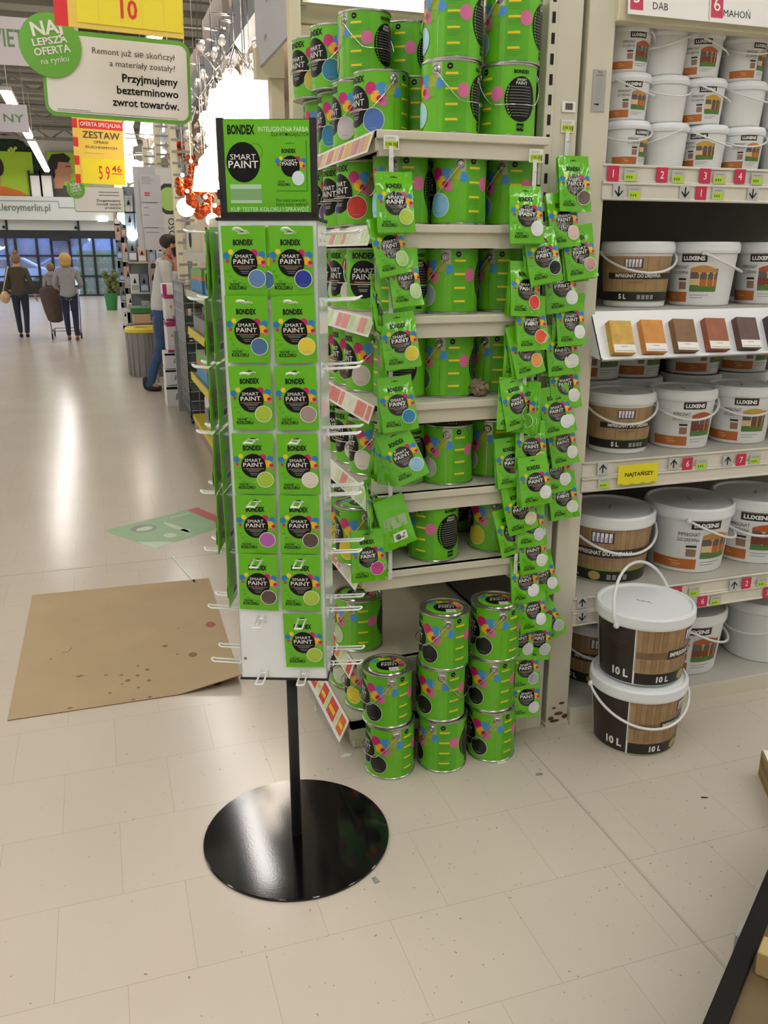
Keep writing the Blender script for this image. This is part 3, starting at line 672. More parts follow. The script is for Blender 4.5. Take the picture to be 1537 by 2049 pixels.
# ================================================================== TESTER SACHETS
SWD, SHT = 0.1, 0.153      # width, height; origin at the hang hole, hanging down
def make_sachet(kind):
    rr = random.Random(kind*13+5); puff = (0.0035, 0.006, 0.007, 0.006)[kind]
    bend = (0.0, 0.006, -0.005, 0.009)[kind]; twist = (0.0, 0.10, -0.12, 0.05)[kind]
    ph = [rr.uniform(0, 6.28) for _ in range(6)]; wr = (0.0004, 0.0016, 0.0017, 0.0015)[kind]
    TOP = 0.014
    def surf(u, v, side, L=0):        # u 0..1 left-right, v 0..1 bottom-top, side +1 front
        e = max(0.0, min(1, min((v-0.045)/0.25, (0.80-v)/0.3)))*max(0.0, 1-abs(2*u-1)**3)
        e = math.sqrt(max(0, e))
        y = -side*puff*e
        if kind:
            y += -side*wr*e*(math.sin(9*u+7*v+ph[0])+math.sin(17*u-11*v+ph[1])*.7+math.sin(23*v+4*u+ph[2])*.6)
        y += bend*math.sin(PI*v*1.1+ph[3]*0.1)*(u-.3) + twist*0.05*(u-.5)*(1-v)
        xx = (u-.5)*SWD*(1-0.03*e*(kind > 0)); zz = TOP-SHT+v*SHT
        return Vector((xx, y-side*(0.0006+0.00035*L), zz))
    b = MB(); g = SGREENF if kind == 0 else SGREEN; nu, nv = 12, 18
    for side in (1, -1):
        vs = [surf(i/nu, j/nv, side) for j in range(nv+1) for i in range(nu+1)]
        fs = [(j*(nu+1)+i, j*(nu+1)+i+1, (j+1)*(nu+1)+i+1, (j+1)*(nu+1)+i) for j in range(nv) for i in range(nu)]
        b.add(vs, fs, g, True)
    rim = [(i/nu, 0) for i in range(nu+1)]+[(1, j/nv) for j in range(1, nv+1)]+[(1-i/nu, 1) for i in range(1, nu+1)]+[(0, 1-j/nv) for j in range(1, nv)]
    n = len(rim); b.add([surf(u, v, 1) for u, v in rim]+[surf(u, v, -1) for u, v in rim], [(i, (i+1) % n, n+(i+1) % n, n+i) for i in range(n)], g, True)
    ink = INK if kind == 0 else INKG
    f = lambda x, y, L: surf(x, y/1.53, 1, L)      # x 0..1, y 0..1.53 (units of the width)
    b.d_disc(f, .5, .73, .3, .3, ink, 3, 36, 8)
    b.d_text(f, 'BONDEX', .49, 1.115, .115, INK, 3, 'c', .04, fit=.46)
    b.d_text(f, 'SMART', .49, .835, .075, WHITE, 5, 'c', 0, fit=.40); b.d_text(f, 'PAINT', .49, .71, .10, WHITE, 5, 'c', 0.008, fit=.48)
    for k, (w_, y, m) in enumerate(((.5, .655, PINKT), (.34, .62, GREYT), (.26, .59, GREYT), (.2, .54, GREYT), (.14, .50, GREYT))): b.d_rect(f, .5-w_/2, y, .5+w_/2, y+.012, m, 4, 8, 1)
    for (x, y, r, m, L) in ((.09, .89, .075, BLUE, 1), (.2, .97, .06, YEL, 1), (.11, .77, .04, MAG, 2), (.73, .94, .085, MAG, 1), (.9, .9, .08, BLUE, 1), (.85, .78, .09, ORNG, 2), (.93, .68, .05, PINK, 2)):
        b.d_disc(f, x, y, r, r, m, L, 18, 2)
    b.d_disc(f, .93, .74, .05, .04, DRED, 3, 14, 2)
    b.d_disc(f, .77, .385, .205, .205, WHITE, 7, 30, 4); b.d_disc(f, .77, .385, .190, .190, SW, 8, 30, 4)
    b.d_rect(f, .69, .255, .85, .262, GREYT, 9, 3, 1)
    b.d_text(f, 'TESTER', .12, .235, .05, INK, 3, 'l', .02, fit=.24); b.d_text(f, 'KOLORU', .11, .145, .075, INK, 3, 'l', .03, fit=.40)
    for (x, y) in ((.06, .55), (.12, .44), (.2, .34), (.32, .30), (.42, .27)):
        b.d_rect(f, x, y, x+.09, y+.012, mat('print_dark_green', '#3a8a1c', .4), 2); b.d_rect(f, x+.01, y-.03, x+.07, y-.02, mat('print_dark_green', '#3a8a1c', .4), 2)
    b.d_poly(f, [(.4, 1.385), (.6, 1.385), (.6, 1.405), (.53, 1.405), (.5, 1.43), (.47, 1.405), (.4, 1.405)], SLOT, 1)
    fb = lambda x, y, L: surf(1-x, y/1.53, -1, L)
    b.d_rect(fb, .3, .2, .75, .45, WHITE, 1, 4, 2); b.d_rect(fb, .12, .6, .88, .95, mat('sachet_back_grey', '#9fb38f', .4), 1, 6, 3)
    for k in range(12): b.d_rect(fb, .36+.028*k, .25, .36+.028*k+.012+.006*(k % 3), .40, INK, 2)
    for k in range(5): b.d_rect(fb, .16, .64+.055*k, .82-.08*(k % 2), .655+.055*k, mat('print_dark_green', '#3a8a1c', .4), 2)
    return b.mesh('sachet_%d' % kind)
SME = [make_sachet(k) for k in range(4)]
def sachet(loc, rot, kind, color, label, group):
    o = bpy.data.objects.new('tester_sachet', SME[kind]); COL.objects.link(o); o.location = loc; o.rotation_euler = rot; o.color = (*rgb(color), 1)
    return tag(o, label, 'paint sachet', group)

# ================================================================== DISPLAY STAND
base_c = atZ(594.5, 1672); base_c.z = 0
p0 = atZ(410, 1680); p1 = atZ(779, 1668); BR_ = (p1-p0).length/2
SZ0, SZ1 = 0.55, 1.692
FLc = atZ(484, 1355, SZ0); FRc = atZ(655, 1358, SZ0); FLc.z = FRc.z = 0
SWID = (FRc-FLc).length; fx = (FRc-FLc).normalized(); fn = Vector((fx.y, -fx.x, 0))   # fn: towards the camera
SANG = math.atan2(fx.y, fx.x); SDEP = 0.19
fc = (FLc+FRc)/2; sc_ = fc - fn*(SDEP/2)
st = empty('display_stand', (base_c.x, base_c.y, 0), 0); tag(st, 'black disc-based display stand with white hook panels in the aisle', 'display stand')
def P(v): v = Vector(v); return v - Vector((base_c.x, base_c.y, 0))
b = MB(); b.lathe([(BR_-0.002, 0.0), (BR_, 0.0015), (BR_, 0.0065), (BR_-0.002, 0.008), (0, 0.008)], BLK, 96, smooth=False); b.build('base', st)
b = MB(); b.cyl((0, 0, 0.007), (0, 0, SZ0+0.02), 0.0145, BLKM, 24); pt = P((sc_.x, sc_.y, 0)); b.cyl((0, 0, SZ0), (pt.x*.5, pt.y*.5, SZ1+0.03), 0.0145, BLKM, 16); b.build('pole', st)
def face_frame(org, ux):      # local matrix for a board
    ux = Vector(ux); return Matrix((ux, Vector((-ux.y, ux.x, 0)), Vector((0, 0, 1)))).transposed().to_4x4()
def board(name, a, bpt, z0, z1, m, th=0.004):
    a = P(a); bpt = P(bpt); ux = (bpt-a).normalized(); M = Matrix((ux, Vector((-ux.y, ux.x, 0)), Vector((0, 0, 1)))).transposed().to_4x4(); M.translation = (a.x, a.y, 0)
    w = (bpt-a).length; mb = MB(); mb.b2((0, 0, z0), (w, th, z1), m, M, bev=0.0012)
    return mb, M, w
BLc = FLc - fn*SDEP; BRc = FRc - fn*SDEP
mb, MF, wF = board('front', FLc, FRc, SZ0, SZ1, STW)
SCREW = mat('screw_zinc', '#8d9198', .3, metal=.9)
mb.build('front_panel', st)
sb = MB(); q = MF.inverted() @ P(atY(491, 1304, FLc.y)); fmF = lambda x, y, L: MF @ Vector((x, -0.0005*L, y))
zq = 0.605
sb.lathe([(0.0042, 0), (0.0038, 0.0012), (0.0015, 0.0018), (0.001, 0.001), (0, 0.001)], SCREW, 14, MF @ Matrix.Translation((0.012, 0, zq)) @ Matrix.Rotation(PI/2, 4, 'X')); sb.build('screw', st)
mb, MR, wR = board('right', FRc, BRc, SZ0, SZ1, STS); mb.build('side_panel', st)
mb, ML, wL = board('left', BLc, FLc, SZ0, SZ1, STS); mb.build('side_panel', st)
mb, MBk, wB = board('back', BRc, BLc, SZ0, SZ1, STW); mb.build('back_panel', st)
def plate(name, z, t, grow):
    g = MB(); pts = [P(FLc-fx*grow+fn*grow), P(FRc+fx*grow+fn*grow), P(BRc+fx*grow-fn*grow), P(BLc-fx*grow-fn*grow)]
    vs = [(p.x, p.y, z) for p in pts]+[(p.x, p.y, z+t) for p in pts]
    g.add(vs, [(3, 2, 1, 0), (4, 5, 6, 7), (0, 1, 5, 4), (1, 2, 6, 5), (2, 3, 7, 6), (3, 0, 4, 7)], BLKM); g.build(name, st)
plate('bottom_plate', SZ0-0.005, 0.005, 0.003); plate('top_plate', SZ1, 0.006, 0.003)
# header sign
hl = atY(464, 440, FLc.y-0.03); HW, HH = 0.2155, 0.207
hm = P(sc_)+Vector((0, 0, SZ1+0.007)); hang = SANG+0.03
hd = MB(); hd.b2((-HW/2, -0.006, 0), (HW/2, 0.006, HH), BLKM, bev=0.001)
hd.b2((-HW/2-0.003, -0.009, 0), (-HW/2+0.012, 0.009, HH+.002), BLKM); hd.b2((HW/2-0.012, -0.009, 0), (HW/2+0.003, 0.009, HH+.002), BLKM); hd.b2((-HW/2, -0.009, 0), (HW/2, 0.009, 0.012), BLKM)
hd.b2((-HW/2-0.008, -.012, .04), (-HW/2, .012, .06), BLKM)
ho = hd.build('header_frame', st, loc=hm+fn*0.055, rotz=hang)
CW, CHH = HW-0.024, HH-0.014
cdm = MB(); cdm.b2((-CW/2, -0.008, .012), (CW/2, -0.0068, .012+CHH), SGREENF)
f = plane_map((-CW/2, -0.0081, .012), (1, 0, 0), (0, 0, 1), 0.0002)
u = CW/600.0   # header drawn in 600 x ~610 units
U = lambda v: v*u
HG = CHH/u
LT = mat('print_pale_green', '#c9f0c0', .4)
cdm.d_text(f, 'BONDEX', U(28), U(HG-92), U(56), INK, 1, 'l', .04, fit=U(190)); cdm.d_text(f, 'INTELIGENTNA FARBA', U(592), U(HG-76), U(30), LT, 1, 'r', .012, fit=U(350)); cdm.d_text(f, 'DLA WYMAGAJĄCYCH', U(592), U(HG-106), U(24), INK, 1, 'r', .004, fit=U(258))
cdm.d_disc(f, U(130), U(HG-275), U(118), U(132), INK, 1, 40, 1); cdm.d_ring(f, U(215), U(HG-205), U(52), U(2.5), INK, 1)
cdm.d_text(f, 'SMART', U(130), U(HG-258), U(36), WHITE, 3, 'c', .0, fit=U(180)); cdm.d_text(f, 'PAINT', U(130), U(HG-312), U(46), WHITE, 3, 'c', .01, fit=U(210))
GLT = mat('print_glass_green', '#7fae74', .25); GLT2 = mat('print_glass_light', '#b4d6b4', .25)
cdm.d_rect(f, U(30), U(HG-545), U(250), U(HG-420), GLT, 1); cdm.d_rect(f, U(30), U(HG-450), U(250), U(HG-420), GLT2, 2); cdm.d_rect(f, U(30), U(HG-545), U(250), U(HG-525), GLT2, 2)
# printed sachet
ox, oy, k = 352, HG-460, 218
cdm.d_rect(f, U(ox+6), U(oy-8), U(ox+k+10), U(oy+k*1.5), mat('print_dark_green', '#3a8a1c', .4), 1); cdm.d_rect(f, U(ox), U(oy), U(ox+k), U(oy+k*1.53), SGREENF, 2)
g = lambda x, y, L: f(U(ox+x*k), U(oy+y*k), L+2)
for (x, y, r, m, L) in ((.09, .89, .085, BLUE, 1), (.2, .97, .06, YEL, 1), (.11, .77, .05, MAG, 2), (.73, .94, .095, MAG, 1), (.92, .9, .08, BLUE, 1), (.85, .78, .09, ORNG, 2), (.93, .68, .05, PINK, 2), (.93, .74, .045, DRED, 3)): cdm.d_disc(g, x, y, r, r, m, L, 18, 1)
cdm.d_disc(g, .5, .73, .3, .32, INK, 4, 36, 1); cdm.d_text(g, 'BONDEX', .46, 1.13, .115, INK, 3, 'c', .04, fit=.46); cdm.d_text(g, 'SMART', .49, .86, .075, WHITE, 6, 'c', 0, fit=.42); cdm.d_text(g, 'PAINT', .49, .75, .10, WHITE, 6, 'c', .01, fit=.5)
cdm.d_disc(g, .74, .37, .2, .22, mat('print_ice', '#d3e8ea', .4), 7, 28, 1); cdm.d_text(g, 'TESTER', .08, .24, .05, INK, 4, 'l', .02, fit=.22); cdm.d_text(g, 'KOLORU', .08, .14, .075, INK, 4, 'l', .03, fit=.4)
cdm.d_poly(g, [(.36, 1.40), (.64, 1.40), (.64, 1.42), (.53, 1.43), (.5, 1.46), (.47, 1.43), (.36, 1.42)], mat('print_dark_green', '#3a8a1c', .4), 3)
cdm.d_text(f, 'Nie masz pewności,', U(352), U(HG-535), U(22), INK, 1, 'l', .004, fit=U(220)); cdm.d_text(f, 'który kolor wybrać?', U(352), U(HG-563), U(22), INK, 1, 'l', .004, fit=U(230))
cdm.d_text(f, 'KUP TESTER KOLORU I SPRAWDŹ', U(28), U(HG-600), U(28), LT, 1, 'l', .015, fit=U(555))
cdm.build('header_card', ho)
# hooks
def hook_mesh():
    b = MB(); Lh, s, r = 0.090, 0.009, 0.0024
    pts = [(-s, 0, 0)]
    for k in range(9):
        a = PI*k/8; pts.append((-s*math.cos(a), -Lh+s-s*math.sin(a), 0.004+0.004*math.sin(a)))
    pts.append((s, 0, 0)); b.tube(pts, r, HOOK, 8)
    for sg in (-1, 1): b.tube([(sg*s, 0, 0), (sg*s, -0.001, -0.018)], r, HOOK, 6)
    b.tube([(-s*1.5, -.012, -.001), (s*1.5, -.012, -.001)], r, HOOK, 6)
    return b.mesh('hook')
HKM = hook_mesh()
rows_px = [462, 601, 740, 874, 997, 1114, 1231, 1340]
def plane_hit(x, y, p, n):
    d = ray(x, y); t = (Vector((p.x, p.y, 0))-CAM).dot(n)/d.dot(n); return CAM+d*t
HZ = [plane_hit(565, y, fc, fn).z for y in rows_px]
cols = (0.27*SWID, 0.735*SWID)
hooks = []
for M, w in ((MF, wF), (MR, wR), (ML, wL)):
    for r, z in enumerate(HZ):
        for cx_ in (0.27*w, 0.735*w):
            o = bpy.data.objects.new('hook', HKM); COL.objects.link(o); o.parent = st
            o.matrix_local = M @ Matrix.Translation((cx_, 0, z-0.004)) ; 
# sachets on the front face
FCOL = [['#5d86b8', 'light blue', '#22379c', 'navy blue'], ['#4a6d9c', 'slate blue', '#e8d23a', 'yellow'], ['#a8c63c', 'lime', '#a3938a', 'taupe'], ['#a4c43a', 'lime', '#dcd8cb', 'cream'], ['#b45fb0', 'orchid', '#5a4640', 'brown'], ['#58443d', 'brown', '#a8c840', 'lime'], [None, None, '#a8c63c', 'lime']]
wo = Vector((base_c.x, base_c.y, 0))
def on_stand(M, x, y, z): return wo + (M @ Vector((x, y, z)))
NS = 0
for r in range(7):
    for c in range(2):
        hx, nm = FCOL[r][2*c], FCOL[r][2*c+1]
        if not hx: continue
        tlt = random.uniform(-.03, .03)
        loc = on_stand(MF, (0.255, 0.735)[c]*wF + (0.002, 0.001)[c], -0.013, HZ[r]-0.003)
        sachet(loc, (0.03, tlt, SANG+random.uniform(-.03, .03)), 0, hx, 'green tester sachet with %s dot, stand front, %s row, %s column' % (nm, ORD[r], ('left', 'right')[c]), 'tester sachets on the stand')
loc = on_stand(MF, 0.255*wF+0.020, -0.006, HZ[0]-0.007); sachet(loc, (0.0, -.03, SANG), 0, '#3f6a94', 'green tester sachet half hidden behind the light blue one, top row', 'tester sachets on the stand')
LANG = SANG-PI/2
for r in range(6):
    for k in range(2):
        for c in range(1, 2):
            if r == 5 and k: continue
            loc = on_stand(ML, 0.72*wL+0.008*k, -0.022-0.02*k if r else -.018-.012*k, HZ[r]-0.004-0.006*k)
            sachet(loc, (0.0-0.02*k, 0.02, LANG+(.06 if k else -.03)), 0, '#6a8a3a', 'green tester sachet seen edge-on at left of the stand, %s row, %s one' % (ORD[r], ('inner', 'outer')[k]), 'sachets on the stand side')

# ================================================================== CLIP STRIPS WITH SACHETS
WH, OW, CR = '#dfe3e6', '#d8dad2', '#d8d6b4'
NAMES = {}
def bundle(cx_, cy, Yb, tilt, yaw, color, cname, n, desc, fan=0.0, kind=None, back=False, pitch=0.16):
    """one hook's sachets: cx,cy = picture position of the front sachet's middle"""
    c = atY(cx_, cy, Yb)
    for i in range(n):
        kd = kind if kind is not None else random.choice((1, 2, 3))
        tl = math.radians(tilt)+(fan*i if fan else (random.uniform(-.10, .10) if i else 0)); yw = math.radians(yaw)+(0 if i == 0 else random.uniform(-.18, .18))
        pt = (pitch-0.03*i)*(1 if back else -1)
        E = Euler((pt, tl if back else -tl, yw + (PI if back else 0)), 'XYZ')
        mid = E.to_matrix() @ Vector((0, 0, 0.014-SHT/2))
        if i == 0: hole = c-mid
        loc = hole+Vector((0.002*i, 0.0075*i, -0.002*i))
        if back: lab = desc % ('barcode side out, %s' % ('front' if i == 0 else ORD[i]+' back'))
        elif i == 0: lab = desc % (('%s dot in front' % cname) if cname not in ('half hidden', 'edge-on') else ('%s, in front' % cname))
        else: lab = desc % ('%s behind the %s %s' % (ORD[i-1], cname, 'dot' if cname not in ('half hidden', 'edge-on') else 'one'))
        NAMES[lab] = NAMES.get(lab, 0)+1
        sachet(loc, E, kd, color, lab, 'sachets on hanging strips')
LS = 'green tester sachet on left hanging strip, %s level, %%s'
for k, a in enumerate([
 (790, 405, 2.235, 0, 0, '#b3cf4a', 'lime', 2, {}), (780, 492, 2.25, 10, 8, '#a9cf7e', 'pale green', 3, {}), (810, 556, 2.262, 5, 10, '#b9d79c', 'mint', 2, {}),
 (752, 608, 2.255, -14, 66, '#5cb03a', 'leaf green', 2, {}), (800, 682, 2.25, 6, -5, '#dcc93a', 'yellow', 3, {}), (795, 808, 2.245, 5, -4, '#2f86b8', 'blue', 5, {}),
 (806, 912, 2.23, 27, -25, '#8fc4dc', 'ice blue', 9, {'fan': -.085}), (741, 1012, 2.25, -12, 62, '#c77bb4', 'pink', 3, {}), (790, 1045, 2.25, 14, 10, '#888', 'hidden', 4, {'back': True, 'fan': -.11}),
 (735, 1112, 2.215, -3, 6, '#c23f8e', 'magenta', 4, {'fan': .045})]):
    bundle(*a[:8], LS % ORD[k], **a[8])
MS = 'green tester sachet on middle hanging strip, %s level, %%s'
for k, a in enumerate([
 (1053, 430, 2.235, 0, 3, WH, 'white', 3, {}), (1086, 512, 2.25, 9, 2, '#17191c', 'black', 3, {}), (1052, 578, 2.258, -2, 2, '#d8402e', 'red', 3, {}), (1063, 648, 2.258, 2, 0, '#e2582c', 'orange red', 3, {}),
 (1052, 700, 2.265, 13, 2, '#eba04a', 'orange', 4, {'fan': -.1}), (1032, 806, 2.25, 8, 18, '#5aa428', 'half hidden', 2, {'fan': -.25}), (1048, 815, 2.262, 2, -55, '#5aa428', 'edge-on', 5, {}),
 (1062, 893, 2.268, 0, 0, '#cdb43c', 'gold', 3, {}), (1022, 925, 2.275, 4, 4, CR, 'cream', 2, {}), (1070, 962, 2.235, 5, 0, WH, 'cool white', 3, {}),
 (1038, 1018, 2.262, 10, 8, CR, 'pale cream', 2, {}), (1062, 1046, 2.268, 0, 0, '#c9ced2', 'silver grey', 3, {}), (1022, 1062, 2.275, 10, 5, '#d9d3b8', 'ivory', 2, {}),
 (1066, 1100, 2.268, 4, 0, OW, 'off-white', 3, {}), (1050, 1160, 2.27, 0, 2, WH, 'bright white', 3, {}), (1066, 1218, 2.27, 2, 0, WH, 'plain white', 3, {}),
 (1040, 1275, 2.285, -6, 2, '#c2c6c8', 'light grey', 2, {}), (1075, 1275, 2.295, -8, 0, '#b4b8bb', 'mid grey', 2, {}), (1050, 1335, 2.285, -2, 0, '#a2a6aa', 'grey', 2, {}), (1052, 1392, 2.275, -5, 0, '#cdd1d4', 'greyish white', 3, {})]):
    bundle(*a[:8], MS % ORD[k], **a[8])
RS = 'green tester sachet on right hanging strip, %s level, %%s'
for k, a in enumerate([
 (1148, 368, 2.30, 0, 3, '#6a5a52', 'brown', 2, {}), (1128, 440, 2.30, 5, 0, '#d8b9b0', 'blush', 3, {}), (1160, 505, 2.30, 9, -6, '#b78f8a', 'mauve', 5, {}), (1122, 572, 2.31, 6, 0, WH, 'white', 3, {}),
 (1142, 640, 2.31, 3, 0, WH, 'white', 3, {}), (1122, 700, 2.318, 4, 0, OW, 'off-white', 3, {}), (1130, 768, 2.318, 5, -4, OW, 'off-white', 3, {}), (1113, 822, 2.305, 9, -8, WH, 'white', 3, {}),
 (1126, 884, 2.318, 9, 0, OW, 'off-white', 3, {}), (1112, 938, 2.325, 6, 0, OW, 'off-white', 2, {}), (1126, 992, 2.325, 7, -4, OW, 'off-white', 3, {}),
 (1085, 1150, 2.325, 14, 0, WH, 'white', 1, {}), (1092, 1240, 2.325, 28, 0, '#aeb2b5', 'grey', 1, {})]):
    bundle(*a[:8], RS % ORD[k], **a[8])
# the strips themselves
for (px, py, Yb, z0, nh, label) in ((783, 292, 2.266, 0.68, 8, 'thin white plastic strip hanging from top shelf left end'), (1071, 320, 2.268, 0.16, 14, 'thin white plastic strip hanging beside right end of the shelves'), (1136, 262, 2.366, 0.55, 11, 'thin white plastic strip hanging on the cream post')):
    p = atY(px, py, Yb); e = empty('clip_strip', (p.x, Yb, 0)); tag(e, label, 'hanging strip', 'hanging strips')
    b = MB(); b.b2((-.006, -.0005, z0), (.006, .0005, p.z), PLAST); b.build('strip', e)
    for k in range(nh):
        z = p.z-0.03-(p.z-z0-0.05)*k/(nh-1); h = MB(); h.tube([(0, 0, z), (0, -.02, z+.001), (0, -.026, z+.006)], .0012, PLAST, 6); h.build('hook', e)
# ================================================================== BUCKET BAY
BX0, BX1, BF, BB = 1.478, 2.85, 2.38, 2.98
ZA, ZC, ZD, ZF, ZG = 1.875, 1.452, 0.965, 0.485, 0.06
RAILM = mat('rail_cream', '#d6d3c6', 0.4, var=0.05); INSHELF = mat('shelf_inside', '#b9b8ae', 0.5, var=0.08)
def bay_shelf(z, label, rails, thick=0.03):
    e = empty('shelf', (0, 0, 0)); tag(e, label, 'shelf', 'shelves of the bucket bay')
    b = MB(); b.b2((BX0+.004, BF, z-thick), (BX1, BB, z), INSHELF); b.build('deck', e)
    for (za, zb, yo) in rails:
        r = MB(); r.b2((BX0-0.01, BF-yo-0.012, za), (BX1, BF-yo, zb), RAILM, bev=0.002)
        for zz in (za, zb): r.cyl((BX0-0.01, BF-yo-0.013, zz), (BX1, BF-yo-0.013, zz), 0.0045, RAILM, 8)
        r.build('price_rail', e)
    return e
bay_shelf(ZA, 'upper bay shelf carrying small white buckets, with two price rails', [(1.828, 1.872, 0), (1.778, 1.822, 0.004)])
bay_shelf(ZD, 'bay shelf behind the yellow sign, carrying five litre buckets', [(0.915, 0.962, 0), (0.868, 0.908, 0.003)])
bay_shelf(ZF, 'lowest raised bay shelf carrying ten litre buckets', [(0.438, 0.482, 0), (0.386, 0.430, 0.003)])
e = empty('shelf', (0, 0, 0)); tag(e, 'bay shelf behind the tilted tray of stained wood samples', 'shelf', 'shelves of the bucket bay')
b = MB(); b.b2((BX0+.004, BF+0.02, ZC-.025), (BX1, BB, ZC), INSHELF); b.build('deck', e)
b = MB(); b.b2((BX0, BF-0.02, 0), (BX1, BB, ZG), INSHELF); b.b2((BX0, BF-0.03, 0), (BX1, BF-0.02, ZG+.004), CREAM)
tag(b.build('base_shelf'), 'grey base plinth under the bucket bay', 'shelf', 'shelves of the bucket bay')
b = MB(); b.b2((BX0, BB, 0), (BX1, BB+0.02, 2.9), DARKBK); tag(b.build('back_panel'), 'dark backing behind the stacked buckets', 'panel')
b = MB(); b.b2((BX0-0.006, BF-0.03, 2.25), (BX1, BF+0.02, 2.31), CREAM2, bev=.003); b.b2((BX0-.004, BF+.02, 2.26), (BX1, BB, 2.3), INSHELF)
tag(b.build('header_beam'), 'cream beam above the topmost white buckets', 'beam')
# header boards
def hboard(pxa, pxb, num, numx, txt, txtx, label, top=''):
    xa, xb = solveX(pxa, BF-0.05, 2.36), solveX(pxb, BF-.05, 2.36)
    b = MB(); Mx = Matrix.Translation((xa, BF-.05, 2.262)) @ Matrix.Rotation(-0.12, 4, 'X'); w = xb-xa
    b.b2((0, -.003, 0), (w, 0, .26), PAPER, Mx); f = lambda x, y, L: Mx @ Vector((x, -.003-.0005*L, y))
    b.d_rect(f, numx, .012, numx+.042, .085, REDT2, 1); b.d_text(f, num, numx+.021, .03, .036, WHITE, 2, 'c')
    b.d_text(f, txt, txtx, .018, .018, INK, 1, 'c')
    if top: b.d_text(f, top, txtx, .085, .014, INK, 1, 'c')
    tag(b.build('header_board'), label, 'sign board', 'boards above the bucket bay')
REDT2 = mat('tag_crimson', '#c2264c', 0.45)
hboard(1262, 1424, '5', .006, 'DĄB', .105, 'glossy white header board lettered in black, above left buckets')
hboard(1426, 1640, '6', .004, 'MAHOŃ', .095, 'glossy white header board reading MAHOŃ with red number 6', 'DO DREWNA')
# ---- tags
def card(px, py, kind, txt='', yo=0.016, label='', grp='cards on the bay rails'):
    p = atY(px, py, BF-yo-.004)
    b = MB()
    if kind == 'lime':
        return price_tag(p, label, txt, .05, .036, grp, ) if 0 else _lime(p, label)
    w, h = .04, .042
    m = REDT2 if kind == 'red' else TAGG
    b.box((0, 0, 0), (w, .0015, h), m); f = plane_map((-w/2, -.0009, -h/2), (1, 0, 0), (0, 0, 1), .0003)
    if kind == 'red': b.d_text(f, txt, w*.5, h*.25, h*.5, WHITE, 1, 'c')
    else:
        s = 1 if kind == 'up' else -1
        Y = lambda v: h*.5+s*(v-.5)*h
        b.d_poly(f, [(w*.44, Y(.15)), (w*.56, Y(.15)), (w*.56, Y(.8)), (w*.44, Y(.8))], INK, 1)
        b.d_poly(f, [(w*.5, Y(.88)), (w*.16, Y(.52)), (w*.16, Y(.38)), (w*.5, Y(.72))], INK, 2); b.d_poly(f, [(w*.5, Y(.88)), (w*.84, Y(.52)), (w*.84, Y(.38)), (w*.5, Y(.72))], INK, 2)
    o = b.build({'red': 'number_card', 'up': 'arrow_card', 'down': 'arrow_card'}[kind], loc=p)
    return tag(o, label, 'card', grp)
def _lime(p, label):
    w, h = .046, .036; b = MB(); b.box((0, 0, 0), (w, .0015, h), TAGG); f = plane_map((-w/2, -.0009, -h/2), (1, 0, 0), (0, 0, 1), .0003)
    b.d_rect(f, .003, .002, w-.003, h*.6, LIME, 1)
    for k in range(3): b.d_rect(f, .008+.008*k, h*.22, .013+.008*k, h*.42, mat('print_dark_green', '#3a8a1c', .4), 2)
    b.d_rect(f, .006, h*.75, w*.8, h*.82, GREYT, 1)
    return tag(b.build('price_tag', loc=p), label, 'price tag', 'lime price tags on the bay rails')
RN = {'A': 'first rail under the small buckets', 'B': 'second rail under the small buckets', 'D': 'rail with the yellow sign', 'F': 'rail above the floor buckets', 'G': 'lowest price rail'}
for px, py, k, t, rail in ((1227, 347, 'red', '1', 'A'), (1262, 350, 'lime', '', 'A'), (1325, 350, 'red', '2', 'A'), (1357, 354, 'lime', '', 'A'), (1411, 352, 'red', '3', 'A'), (1440, 356, 'lime', '', 'A'), (1481, 353, 'red', '4', 'A'), (1515, 358, 'lime', '', 'A'),
    (1238, 383, 'down', '', 'B'), (1270, 386, 'lime', '', 'B'), (1371, 385, 'down', '', 'B'), (1403, 386, 'red', '1', 'B'), (1437, 388, 'lime', '', 'B'), (1506, 388, 'down', '', 'B'),
    (1206, 938, 'up', '', 'D'), (1209, 967, 'lime', '', 'D'), (1348, 928, 'up', '', 'D'), (1376, 928, 'red', '6', 'D'), (1404, 929, 'lime', '', 'D'), (1456, 922, 'up', '', 'D'), (1483, 920, 'red', '7', 'D'), (1511, 919, 'lime', '', 'D'),
    (1165, 1206, 'up', '', 'F'), (1165, 1234, 'down', '', 'G'), (1204, 1204, 'lime', '', 'F'), (1317, 1190, 'up', '', 'F'), (1355, 1185, 'red', '1', 'F'), (1389, 1184, 'lime', '', 'F'), (1469, 1171, 'up', '', 'F'), (1494, 1167, 'red', '2', 'F'), (1525, 1165, 'lime', '', 'F'),
    (1380, 1205, 'down', '', 'G'), (1406, 1203, 'red', '6', 'G'), (1432, 1202, 'lime', '', 'G'), (1536, 1186, 'red', '7', 'G')):
    kk = {'red': 'crimson card reading %s' % t, 'up': 'up arrow card', 'down': 'down arrow card', 'lime': 'lime price tag'}[k]
    key = (k, t, rail); NAMES[key] = NAMES.get(key, 0)+1; i = NAMES[key]
    tot = {}
    lab = '%s on the %s' % (kk, RN[rail])
    if k in ('up', 'down', 'lime'): lab = '%s %s' % (ORD[i-1], lab)
    card(px, py, k, t, label=lab)
